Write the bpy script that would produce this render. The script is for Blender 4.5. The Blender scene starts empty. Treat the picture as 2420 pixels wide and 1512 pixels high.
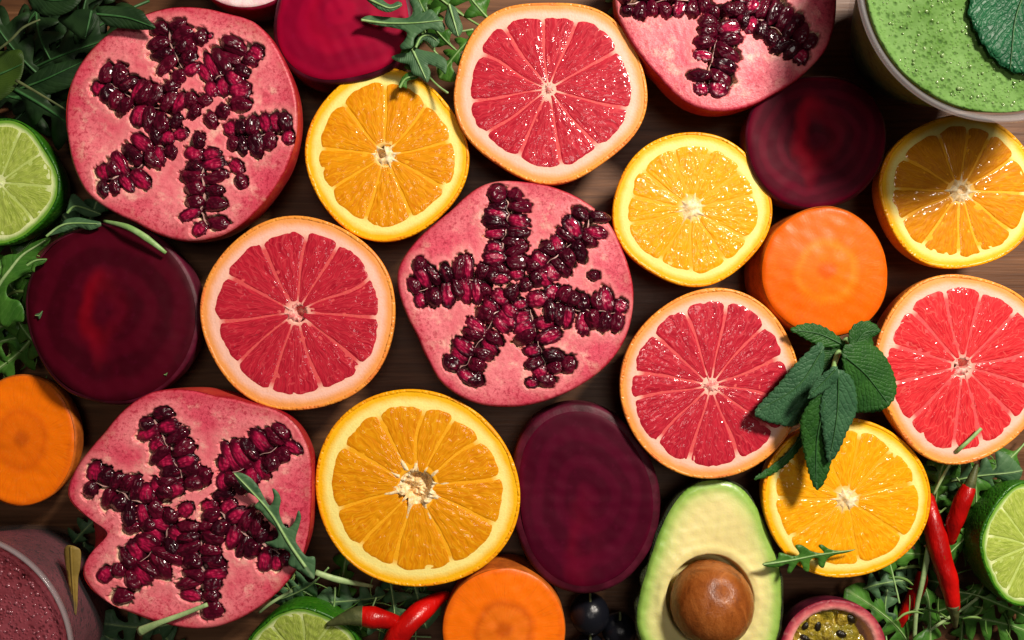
import bpy, bmesh, math, random
import numpy as np
from mathutils import Vector, Matrix, geometry

# ------------------------------------------------------------------ camera, world, lights
sc = bpy.context.scene
COL = sc.collection
S = 0.512 / 2419.0          # metres per reference pixel on the plane of the cut faces
ZC, H = 0.044, 0.425        # height of that plane above the table, camera height above it

cam = bpy.data.cameras.new('camera')
cam.sensor_width = 36.0
cam.lens = 36.0 * H / 0.512
cam.clip_start, cam.clip_end = 0.01, 50
camo = bpy.data.objects.new('camera', cam)
camo.location = (0, 0, ZC + H)
COL.objects.link(camo)
sc.camera = camo

w = bpy.data.worlds.new('World'); sc.world = w; w.use_nodes = True
bg = w.node_tree.nodes['Background']
bg.inputs[0].default_value = (1.0, 0.86, 0.74, 1); bg.inputs[1].default_value = 0.05

def lamp(name, loc, power, size, col, target=(0, 0, 0.04)):
    l = bpy.data.lights.new(name, 'AREA'); l.shape = 'DISK'; l.size = size
    l.energy = power; l.color = col
    o = bpy.data.objects.new(name, l); o.location = loc
    o.rotation_euler = (Vector(target) - Vector(loc)).to_track_quat('-Z', 'Y').to_euler()
    COL.objects.link(o); return o
lamp('ceiling_lamp', (0.54, 0.57, 0.84), 17.5, 0.18, (1.0, 0.90, 0.78), (0.10, 0.0, 0.04))
lamp('overhead_lamp', (0.12, 0.10, 1.25), 1.7, 0.30, (1.0, 0.93, 0.86), (0.05, 0, 0.04))

sc.view_settings.view_transform = 'Standard'; sc.view_settings.look = 'None'
sc.view_settings.exposure = 0.06; sc.view_settings.gamma = 1.0
sc.cycles.use_denoising = True
sc.cycles.max_bounces = 8; sc.cycles.transparent_max_bounces = 8
sc.cycles.caustics_reflective = False; sc.cycles.caustics_refractive = False

# ------------------------------------------------------------------ helpers
def W(x, y, z=ZC):
    k = (ZC + H - z) / H
    return Vector(((x - 1209.5) * S * k, (756 - y) * S * k, z))
def PX(z=ZC): return S * (ZC + H - z) / H
def c(r, g, b):
    f = lambda v: (v / 255 / 12.92) if v / 255 <= 0.04045 else ((v / 255 + 0.055) / 1.055) ** 2.4
    return (f(r), f(g), f(b), 1)
def link(o, parent=None):
    COL.objects.link(o)
    if parent: o.parent = parent
    return o
def thing(name, label, cat, loc, rot=(0, 0, 0), group=None):
    o = bpy.data.objects.new(name, None); o.empty_display_size = 0.01
    o.location = loc; o.rotation_euler = rot
    o['label'] = label; o['category'] = cat
    if group: o['group'] = group
    return link(o)
def mesh(name, V, F, mat=None, attrs=None, smooth=True):
    m = bpy.data.meshes.new(name)
    V = np.asarray(V, dtype=float)
    m.from_pydata(V.tolist(), [], [list(map(int, f)) for f in F])
    for k, a in (attrs or {}).items():
        a = np.asarray(a, dtype=np.float32)
        if a.ndim == 1:
            at = m.attributes.new(k, 'FLOAT', 'POINT'); at.data.foreach_set('value', a)
        else:
            at = m.attributes.new(k, 'FLOAT_VECTOR', 'POINT'); at.data.foreach_set('vector', a.ravel())
    if smooth: m.polygons.foreach_set('use_smooth', [True] * len(m.polygons))
    if mat: m.materials.append(mat)
    m.update(); return m
def obj(name, m, parent=None, loc=(0, 0, 0), rot=(0, 0, 0), scale=(1, 1, 1)):
    o = bpy.data.objects.new(name, m); o.location = loc; o.rotation_euler = rot; o.scale = scale
    return link(o, parent)
def tag(o, label, cat, group=None):
    o['label'] = label; o['category'] = cat
    if group: o['group'] = group
    return o
def ringfaces(n, rings, closed=True):
    F = []
    for j in range(rings - 1):
        for i in range(n if closed else n - 1):
            a = j * n + i; b = j * n + (i + 1) % n
            F.append((a, b, b + n, a + n))
    return F
class Wob:                                   # cheap smooth random field in 2-D
    def __init__(s, seed, freq, n=10):
        r = np.random.RandomState(seed)
        th = r.rand(n) * 6.283; k = freq * (0.5 + r.rand(n))
        s.kx, s.ky, s.p = np.cos(th) * k, np.sin(th) * k, r.rand(n) * 6.283; s.n = n
    def __call__(s, x, y):
        x = np.asarray(x)[..., None]; y = np.asarray(y)[..., None]
        return np.sin(x * s.kx + y * s.ky + s.p).sum(-1) / math.sqrt(s.n)
def smooth01(x): x = np.clip(x, 0, 1); return x * x * (3 - 2 * x)
def tube(pts, rad, n=8, flat=1.0, caps=True):
    P = [Vector(p) for p in pts]
    # resample by catmull-rom
    Q, R = [], []
    for i in range(len(P) - 1):
        p0, p1, p2, p3 = P[max(i - 1, 0)], P[i], P[i + 1], P[min(i + 2, len(P) - 1)]
        for j in range(5):
            t = j / 5
            Q.append(0.5 * ((2 * p1) + (p2 - p0) * t + (2 * p0 - 5 * p1 + 4 * p2 - p3) * t * t + (3 * p1 - p0 - 3 * p2 + p3) * t ** 3))
            R.append(rad[i] * (1 - t) + rad[i + 1] * t)
    Q.append(P[-1]); R.append(rad[-1])
    V = []
    for i, q in enumerate(Q):
        d = (Q[min(i + 1, len(Q) - 1)] - Q[max(i - 1, 0)]).normalized()
        up = Vector((0, 0, 1)) if abs(d.z) < 0.95 else Vector((0, 1, 0))
        sx = d.cross(up).normalized(); sy = sx.cross(d)
        for k in range(n):
            a = 2 * math.pi * k / n
            V.append(q + sx * math.cos(a) * R[i] + sy * math.sin(a) * R[i] * flat)
    F = ringfaces(n, len(Q))
    F = [f[::-1] for f in F]
    if caps: F.append(list(range(n))); F.append(list(range(len(V) - 1, len(V) - n - 1, -1)))
    return [tuple(v) for v in V], F

# ------------------------------------------------------------------ material helper
class T:
    def __init__(s, name):
        s.m = bpy.data.materials.new(name); s.m.use_nodes = True
        s.N = s.m.node_tree.nodes; s.L = s.m.node_tree.links
        s.b = s.N['Principled BSDF']; s.out = s.N['Material Output']
    def put(s, sock, v):
        if isinstance(v, bpy.types.NodeSocket): s.L.new(v, sock)
        elif v is not None: sock.default_value = v
    def attr(s, n, kind='Vector'):
        x = s.N.new('ShaderNodeAttribute'); x.attribute_name = n; return x.outputs[kind]
    def objc(s): return s.N.new('ShaderNodeTexCoord').outputs['Object']
    def rnd(s): return s.N.new('ShaderNodeObjectInfo').outputs['Random']
    def vmul(s, v, k):
        x = s.N.new('ShaderNodeVectorMath'); x.operation = 'MULTIPLY'
        s.put(x.inputs[0], v); x.inputs[1].default_value = k; return x.outputs[0]
    def vadd(s, v, k):
        x = s.N.new('ShaderNodeVectorMath'); x.operation = 'ADD'
        s.put(x.inputs[0], v); s.put(x.inputs[1], k); return x.outputs[0]
    def sep(s, v):
        x = s.N.new('ShaderNodeSeparateXYZ'); s.put(x.inputs[0], v); return x.outputs
    def math(s, op, a, b=None, cl=False):
        x = s.N.new('ShaderNodeMath'); x.operation = op; x.use_clamp = cl
        s.put(x.inputs[0], a); s.put(x.inputs[1], b); return x.outputs[0]
    def noise(s, v, sc_, det=3, ro=0.5, dist=0.0):
        x = s.N.new('ShaderNodeTexNoise'); s.put(x.inputs['Vector'], v)
        x.inputs['Scale'].default_value = sc_; x.inputs['Detail'].default_value = det
        x.inputs['Roughness'].default_value = ro; x.inputs['Distortion'].default_value = dist
        return x.outputs['Fac']
    def noisec(s, v, sc_, det=2):
        x = s.N.new('ShaderNodeTexNoise'); s.put(x.inputs['Vector'], v)
        x.inputs['Scale'].default_value = sc_; x.inputs['Detail'].default_value = det
        return x.outputs['Color']
    def vor(s, v, sc_, feat='F1', out='Distance', rand=1.0):
        x = s.N.new('ShaderNodeTexVoronoi'); x.feature = feat; s.put(x.inputs['Vector'], v)
        x.inputs['Scale'].default_value = sc_; x.inputs['Randomness'].default_value = rand
        return x.outputs[out]
    def ramp(s, f, stops, interp='LINEAR'):
        x = s.N.new('ShaderNodeValToRGB'); s.put(x.inputs[0], f); e = x.color_ramp.elements
        x.color_ramp.interpolation = interp
        while len(e) > 1: e.remove(e[-1])
        e[0].position, e[0].color = stops[0]
        for p, col in stops[1:]:
            q = e.new(p); q.color = col
        return x.outputs[0]
    def step(s, f, a, b):
        x = s.N.new('ShaderNodeMapRange'); x.interpolation_type = 'SMOOTHSTEP'
        s.put(x.inputs[0], f); x.inputs[1].default_value = a; x.inputs[2].default_value = b
        return x.outputs[0]
    def mix(s, f, a, b, mode='MIX'):
        x = s.N.new('ShaderNodeMix'); x.data_type = 'RGBA'; x.blend_type = mode
        s.put(x.inputs[0], f); s.put(x.inputs[6], a); s.put(x.inputs[7], b); return x.outputs[2]
    def bump(s, h, st=0.5, d=0.001, nrm=None):
        x = s.N.new('ShaderNodeBump'); s.put(x.inputs['Height'], h)
        x.inputs['Strength'].default_value = st; x.inputs['Distance'].default_value = d
        if nrm: s.put(x.inputs['Normal'], nrm)
        return x.outputs[0]
    def fin(s, col, rough=0.5, nrm=None, spec=0.5, sss=0, sssr=(0.004, 0.002, 0.001), coat=0, coatr=0.1, trans=0, ior=1.45, coatn=None):
        b = s.b; s.put(b.inputs['Base Color'], col); s.put(b.inputs['Roughness'], rough)
        b.inputs['IOR'].default_value = ior; s.put(b.inputs['Specular IOR Level'], spec)
        if nrm: s.put(b.inputs['Normal'], nrm)
        if sss:
            b.inputs['Subsurface Weight'].default_value = sss
            b.inputs['Subsurface Radius'].default_value = sssr; b.inputs['Subsurface Scale'].default_value = 1.0
        s.put(b.inputs['Coat Weight'], coat); b.inputs['Coat Roughness'].default_value = coatr
        if coatn: s.put(b.inputs['Coat Normal'], coatn)
        b.inputs['Transmission Weight'].default_value = trans
        return s.m

# ------------------------------------------------------------------ materials
def m_wood():
    t = T('wood'); o = t.objc()
    g = t.vmul(o, (3.0, 60.0, 3.0))
    n1 = t.noise(g, 3.0, 6, 0.6, 1.2); n2 = t.noise(t.vmul(o, (12, 260, 12)), 3.0, 3, 0.6)
    col = t.ramp(n1, [(0.25, c(72, 44, 28)), (0.5, c(108, 72, 46)), (0.75, c(146, 102, 70))])
    col = t.mix(t.math('MULTIPLY', n2, 0.45), col, c(70, 42, 26))
    return t.fin(col, t.math('ADD', t.math('MULTIPLY', n2, 0.25), 0.35), t.bump(n2, 0.25, 0.0006), 0.4)

def m_rind(name, a, b, green=False):
    t = T(name); o = t.objc()
    n = t.noise(o, 45, 3); n2 = t.noise(o, 400, 3, 0.6)
    v = t.vor(o, 520)
    rad = t.attr('rad', 'Fac')
    col = t.mix(t.step(n, 0.35, 0.68), a, b)
    pit = t.step(v, 0.30, 0.0)
    col = t.mix(t.math('MULTIPLY', pit, 0.35), col, c(150, 90, 10) if not green else c(20, 60, 8))
    col = t.mix(t.math('MULTIPLY', t.step(n2, 0.55, 0.75), 0.25), col, c(255, 200, 90) if not green else c(120, 160, 60))
    hgt = t.math('ADD', t.step(v, 0.0, 0.55), t.math('MULTIPLY', n2, 0.3))
    return t.fin(col, 0.34, t.bump(hgt, 0.5, 0.0007), 0.4)

def m_pith(name, edge, cream, memb, core):
    t = T(name); o = t.objc(); rad = t.attr('rad', 'Fac')
    n = t.noise(o, 160, 4, 0.6); n2 = t.noise(o, 900, 3, 0.6)
    rr = t.math('ADD', rad, t.math('MULTIPLY', t.math('SUBTRACT', n, 0.5), 0.05))
    col = t.ramp(rr, [(0.0, core), (0.09, core), (0.20, memb), (0.76, memb), (0.84, cream), (0.90, cream), (0.965, edge)])
    col = t.mix(t.math('MULTIPLY', t.step(n2, 0.5, 0.72), 0.22), col, edge)
    return t.fin(col, 0.5, t.bump(t.math('ADD', n2, n), 0.35, 0.0005), 0.3)

def m_pulp(name, deep, mid, light, glint=1.0, fib=0.4, seedv=0.0):
    t = T(name); pc = t.attr('pc')            # (angle, radius 0..1, id)
    q = t.vadd(pc, t.vmul(t.noisec(t.vmul(pc, (6, 7, 3)), 1.0), (0.16, 0.16, 0)))
    ves = t.vor(t.vmul(q, (17, 5.0, 7.3)), 1.0)
    edge = t.vor(t.vmul(q, (17, 5.0, 7.3)), 1.0, 'DISTANCE_TO_EDGE')
    st = t.noise(t.vmul(q, (42, 6.0, 5.0)), 1.0, 4, 0.62)
    big = t.noise(t.vmul(pc, (2.6, 3.5, 9)), 1.0, 2)
    fine = t.noise(t.objc(), 650, 2, 0.6)
    col = t.mix(t.step(st, 0.36, 0.64), deep, mid)
    col = t.mix(t.math('MULTIPLY', t.step(big, 0.42, 0.66), 0.35), col, mid)
    e = t.math('MULTIPLY', t.step(edge, 0.05, 0.0), fib)
    col = t.mix(e, col, light)
    col = t.mix(t.math('MULTIPLY', t.step(st, 0.60, 0.82), 0.55), col, light)
    hgt = t.math('ADD', t.math('MULTIPLY', t.step(ves, 0.75, 0.0), 0.75), t.math('MULTIPLY', fine, 0.45))
    hgt = t.math('ADD', hgt, t.math('MULTIPLY', st, 0.5))
    nb = t.bump(hgt, 0.35, 0.0004)
    ob = t.objc()
    mask = t.step(t.noise(t.vmul(pc, (3.1, 4.0, 2.0)), 1.6, 2), 0.42, 0.70)
    lump = t.math('MULTIPLY', t.noise(ob, 560, 1, 0.4), t.math('ADD', t.math('MULTIPLY', mask, 0.85), 0.2))
    hc = t.math('ADD', lump, t.math('MULTIPLY', t.step(ves, 0.75, 0.0), 0.12))
    nc = t.bump(hc, 1.0, 0.00072 * glint)
    return t.fin(col, 0.5, nb, 0.15, 0.0, coat=0.6, coatr=0.10, coatn=nc)

def m_core(name, a, b):
    t = T(name); o = t.objc(); n = t.noise(o, 380, 4, 0.65)
    rad = t.attr('rad', 'Fac')
    col = t.mix(t.step(n, 0.35, 0.7), b, a)
    return t.fin(col, 0.5, t.bump(n, 0.6, 0.001), 0.4, 0.15, (0.003, 0.002, 0.001))

def m_pomflesh():
    t = T('pomegranate_flesh'); o = t.objc()
    rad = t.attr('rad', 'Fac'); cav = t.attr('cav', 'Fac')
    n = t.noise(o, 34, 3, 0.6); n2 = t.noise(o, 420, 5, 0.7); n3 = t.noise(o, 95, 4, 0.65); n4 = t.noise(o, 1000, 2, 0.6)
    col = t.mix(t.step(n, 0.34, 0.64), c(240, 126, 136), c(222, 78, 102))
    col = t.mix(t.math('MULTIPLY', t.step(n3, 0.50, 0.70), 0.72), col, c(252, 196, 178))
    col = t.mix(t.math('MULTIPLY', t.step(n3, 0.46, 0.30), 0.65), col, c(208, 58, 84))
    ou = t.math('ADD', rad, t.math('MULTIPLY', t.math('SUBTRACT', n, 0.5), 0.5))
    zone = t.math('ADD', t.math('MULTIPLY', t.step(ou, 0.50, 0.98), 0.75), 0.25)
    spk = t.math('MULTIPLY', t.step(n2, 0.50, 0.63), zone)
    col = t.mix(t.math('MULTIPLY', spk, 0.85), col, c(176, 34, 62))
    spk2 = t.math('MULTIPLY', t.step(n4, 0.52, 0.66), zone)
    col = t.mix(t.math('MULTIPLY', spk2, 0.5), col, c(150, 26, 52))
    col = t.mix(t.math('MULTIPLY', t.step(t.math('ADD', rad, t.math('MULTIPLY', t.math('SUBTRACT', n3, 0.5), 0.30)), 0.84, 1.06), 0.85), col, c(186, 40, 64))
    col = t.mix(t.step(t.math('ADD', rad, t.math('MULTIPLY', t.math('SUBTRACT', n2, 0.5), 0.03)), 0.983, 1.0), col, c(150, 16, 34))
    col = t.mix(t.math('MULTIPLY', t.attr('near', 'Fac'), t.math('ADD', t.math('MULTIPLY', n, 0.7), -0.08)), col, c(248, 168, 162))
    cc = t.math('ADD', cav, t.math('MULTIPLY', t.math('SUBTRACT', n3, 0.5), 0.8))
    col = t.mix(t.math('MULTIPLY', t.step(cc, 0.08, 0.45), 0.9), col, c(244, 212, 178))
    col = t.mix(t.step(cav, 0.72, 1.0), col, c(130, 34, 50))
    return t.fin(col, 0.4, t.bump(t.math('ADD', n2, n4), 0.4, 0.0004), 0.4)
def m_pomskin():
    t = T('pomegranate_skin'); o = t.objc()
    n = t.noise(o, 30, 4, 0.6); n2 = t.noise(o, 300, 4, 0.6)
    col = t.mix(t.step(n, 0.35, 0.7), c(160, 18, 36), c(196, 66, 50))
    col = t.mix(t.math('MULTIPLY', t.step(n2, 0.55, 0.75), 0.5), col, c(216, 130, 80))
    return t.fin(col, 0.45, t.bump(n2, 0.35, 0.0006), 0.35)
def m_aril():
    t = T('aril'); r = t.rnd(); o = t.objc(); cut = t.attr('cut', 'Fac')
    n = t.noise(t.vadd(o, t.vmul(r, (30, 30, 30))), 1.6, 2)
    col = t.mix(r, c(42, 3, 18), c(84, 6, 32))
    col = t.mix(t.math('MULTIPLY', t.step(n, 0.5, 0.75), 0.55), col, c(122, 10, 44))
    n2 = t.noise(t.vmul(o, (0.8, 2.5, 1)), 1.0, 1)
    col = t.mix(t.math('MULTIPLY', cut, t.step(n2, 0.25, 0.6)), col, c(172, 20, 68))
    bn = t.bump(t.noise(o, 1.7, 1), 0.25, 0.15)
    return t.fin(col, 0.28, bn, 0.25, 0.0, coat=0.32, coatr=0.06)
def m_membrane():
    t = T('membrane'); n = t.noise(t.objc(), 300, 3)
    return t.fin(t.mix(n, c(190, 130, 130), c(226, 186, 172)), 0.4, None, 0.5, 0.2)

def m_beetface(name, a, b, ring, glow, rings=16.0, cx=(0, 0, 0), glowr=0.3):
    t = T(name); o = t.objc(); rad = t.attr('rad', 'Fac')
    n = t.noise(o, 28, 3); n2 = t.noise(o, 260, 4, 0.65); n3 = t.noise(o, 70, 3)
    rr = t.math('ADD', rad, t.math('MULTIPLY', t.math('SUBTRACT', n, 0.5), 0.4))
    wv = t.math('SINE', t.math('MULTIPLY', rr, rings * 2.4))
    col = t.mix(t.step(wv, -0.6, 0.9), a, b)
    col = t.mix(t.math('MULTIPLY', t.step(n3, 0.45, 0.72), 0.5), col, b)
    col = t.mix(t.math('MULTIPLY', t.step(n2, 0.52, 0.75), 0.18), col, ring)
    o2 = t.vadd(o, cx)
    sx = t.sep(t.vmul(o2, (1.5, 0.8, 0)))
    d = t.math('SQRT', t.math('ADD', t.math('MULTIPLY', sx[0], sx[0]), t.math('MULTIPLY', sx[1], sx[1])))
    d = t.math('ADD', d, t.math('MULTIPLY', t.math('SUBTRACT', n, 0.5), 0.034))
    band = t.math('MULTIPLY', t.step(d, 0.002, 0.012), t.step(d, 0.022, 0.012))
    ringy = t.math('MULTIPLY', band, t.math('ADD', t.math('MULTIPLY', t.step(sx[0], 0.010, -0.012), 0.8), 0.2))
    ringy = t.math('MULTIPLY', ringy, t.math('ADD', t.math('MULTIPLY', n3, 0.8), 0.5))
    col = t.mix(t.math('MULTIPLY', ringy, glowr), col, glow)
    return t.fin(col, 0.55, t.bump(t.math('ADD', n2, t.noise(t.vmul(o, (40, 420, 40)), 1.0, 2)), 0.12, 0.0003), 0.1)
def m_simple(name, a, b, sc_=60, rough=0.45, bump=0.25, spec=0.4, d=0.0006, stretch=(1, 1, 1), det=4, sss=0, sssr=(0.003, 0.001, 0.0005), lo=0.35, hi=0.68):
    t = T(name); o = t.vmul(t.objc(), stretch); n = t.noise(o, sc_, det, 0.6); n2 = t.noise(o, sc_ * 6, 3, 0.6)
    col = t.mix(t.step(n, lo, hi), a, b)
    return t.fin(col, rough, t.bump(t.math('ADD', n, n2), bump, d), spec, sss, sssr)
def m_carrot(name, outer, mid, core, coredark, rim):
    t = T(name); o = t.objc(); rad = t.attr('rad', 'Fac'); ang = t.attr('pc')
    n = t.noise(o, 60, 3); ray = t.noise(t.vmul(ang, (26, 2.0, 0)), 1.0, 3, 0.6); n2 = t.noise(o, 420, 3, 0.6)
    rr = t.math('ADD', rad, t.math('MULTIPLY', t.math('SUBTRACT', ray, 0.5), 0.16))
    rr = t.math('ADD', rr, t.math('MULTIPLY', t.math('SUBTRACT', n, 0.5), 0.20))
    col = t.ramp(rr, [(0.0, coredark), (0.08, coredark), (0.18, core), (0.36, core), (0.44, rim), (0.56, mid), (0.90, mid), (0.97, outer)])
    col = t.mix(t.math('MULTIPLY', t.step(ray, 0.5, 0.75), 0.35), col, coredark)
    col = t.mix(t.math('MULTIPLY', t.step(n2, 0.5, 0.75), 0.06), col, c(255, 180, 90))
    return t.fin(col, 0.38, t.bump(t.math('ADD', n2, ray), 0.2, 0.0004), 0.25, 0.12, (0.003, 0.001, 0.0003))
def m_leaf(name, a, b, vein, rough=0.42, quilt=0.0, sidev=0.22):
    t = T(name); lc = t.attr('lc'); o = t.objc(); r = t.rnd()
    n = t.noise(o, 90, 3); n2 = t.noise(o, 500, 3, 0.6)
    col = t.mix(t.step(n, 0.3, 0.7), a, b)
    col = t.mix(t.math('MULTIPLY', r, 0.35), col, b)
    s = t.sep(lc)
    ab = t.math('ABSOLUTE', s[1])
    ph = t.math('SUBTRACT', t.math('MULTIPLY', s[0], 9.0), t.math('MULTIPLY', ab, 7.0))
    ph = t.math('ADD', ph, t.math('MULTIPLY', t.math('SUBTRACT', n, 0.5), 2.2))
    sv = t.math('ABSOLUTE', t.math('SUBTRACT', t.math('FRACT', ph), 0.5))
    side = t.step(sv, 0.10, 0.0)
    mid = t.step(ab, 0.035, 0.01)
    v = t.math('MAXIMUM', mid, t.math('MULTIPLY', side, sidev + quilt * 0.6))
    col = t.mix(t.math('MULTIPLY', v, 0.55), col, vein)
    h = t.math('ADD', t.math('MULTIPLY', n2, 0.35), t.math('MULTIPLY', t.step(sv, 0.0, 0.3), 0.2 + quilt))
    if quilt:
        h = t.math('ADD', h, t.math('MULTIPLY', t.step(t.vor(o, 430, 'DISTANCE_TO_EDGE'), 0.0, 0.25), quilt))
    m = t.fin(col, rough, t.bump(h, 0.45, 0.0008), 0.4)
    tr = t.N.new('ShaderNodeBsdfTranslucent'); t.put(tr.inputs[0], t.mix(0.5, col, b))
    ms = t.N.new('ShaderNodeMixShader'); ms.inputs[0].default_value = 0.30
    t.L.new(t.b.outputs[0], ms.inputs[1]); t.L.new(tr.outputs[0], ms.inputs[2]); t.L.new(ms.outputs[0], t.out.inputs[0])
    return m

M = {}
M['wood'] = m_wood()
M['o_rind'] = m_rind('orange_rind', c(252, 176, 8), c(240, 140, 6))
M['g_rind'] = m_rind('grapefruit_rind', c(246, 160, 62), c(236, 122, 60))
M['l_rind'] = m_rind('lime_rind', c(52, 112, 18), c(30, 84, 14), True)
M['o_pith'] = m_pith('orange_pith', c(250, 186, 14), c(253, 234, 140), c(246, 172, 24), c(250, 220, 150))
M['g_pith'] = m_pith('grapefruit_pith', c(244, 160, 86), c(251, 196, 176), c(220, 80, 84), c(248, 190, 172))
M['l_pith'] = m_pith('lime_pith', c(110, 160, 50), c(222, 232, 168), c(186, 204, 112), c(220, 228, 164))
M['o_pulp'] = m_pulp('orange_pulp', c(216, 126, 0), c(234, 154, 2), c(250, 194, 44), 0.8)
M['o_pulp2'] = m_pulp('orange_pulp_lit', c(240, 148, 0), c(252, 174, 4), c(255, 212, 60), 1.25)  # brighter copy of the orange pulp, stronger light on the right painted in
M['o_pulp3'] = m_pulp('orange_pulp_shaded', c(204, 118, 0), c(224, 144, 0), c(242, 180, 32), 0.35)  # darker copy of the orange pulp, the cup's shade painted into the colour
M['g_pulp'] = m_pulp('grapefruit_pulp', c(164, 16, 40), c(198, 36, 56), c(230, 92, 96), 0.95)
M['g_pulp2'] = m_pulp('grapefruit_pulp_bright', c(198, 24, 38), c(228, 52, 58), c(246, 124, 112), 0.85)
M['l_pulp'] = m_pulp('lime_pulp', c(138, 160, 56), c(172, 190, 84), c(216, 222, 140), 0.9)
M['o_core'] = m_core('orange_core', c(252, 236, 200), c(236, 196, 130))
M['g_core'] = m_core('grapefruit_core', c(252, 206, 190), c(222, 110, 110))
M['l_core'] = m_core('lime_core', c(232, 238, 190), c(200, 214, 140))
M['pflesh'], M['pskin'], M['aril'], M['memb'] = m_pomflesh(), m_pomskin(), m_aril(), m_membrane()
M['seedhole'] = m_simple('core_hollow', c(150, 80, 30), c(190, 120, 60), 300)

# ------------------------------------------------------------------ table
bm = bmesh.new(); bmesh.ops.create_grid(bm, x_segments=2, y_segments=2, size=1.2)
mm = bpy.data.meshes.new('table_top'); bm.to_mesh(mm); bm.free(); mm.materials.append(M['wood'])
tb = obj('table_top', mm); tb['kind'] = 'structure'; tb['label'] = 'brown wooden table top under all the fruit'

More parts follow.
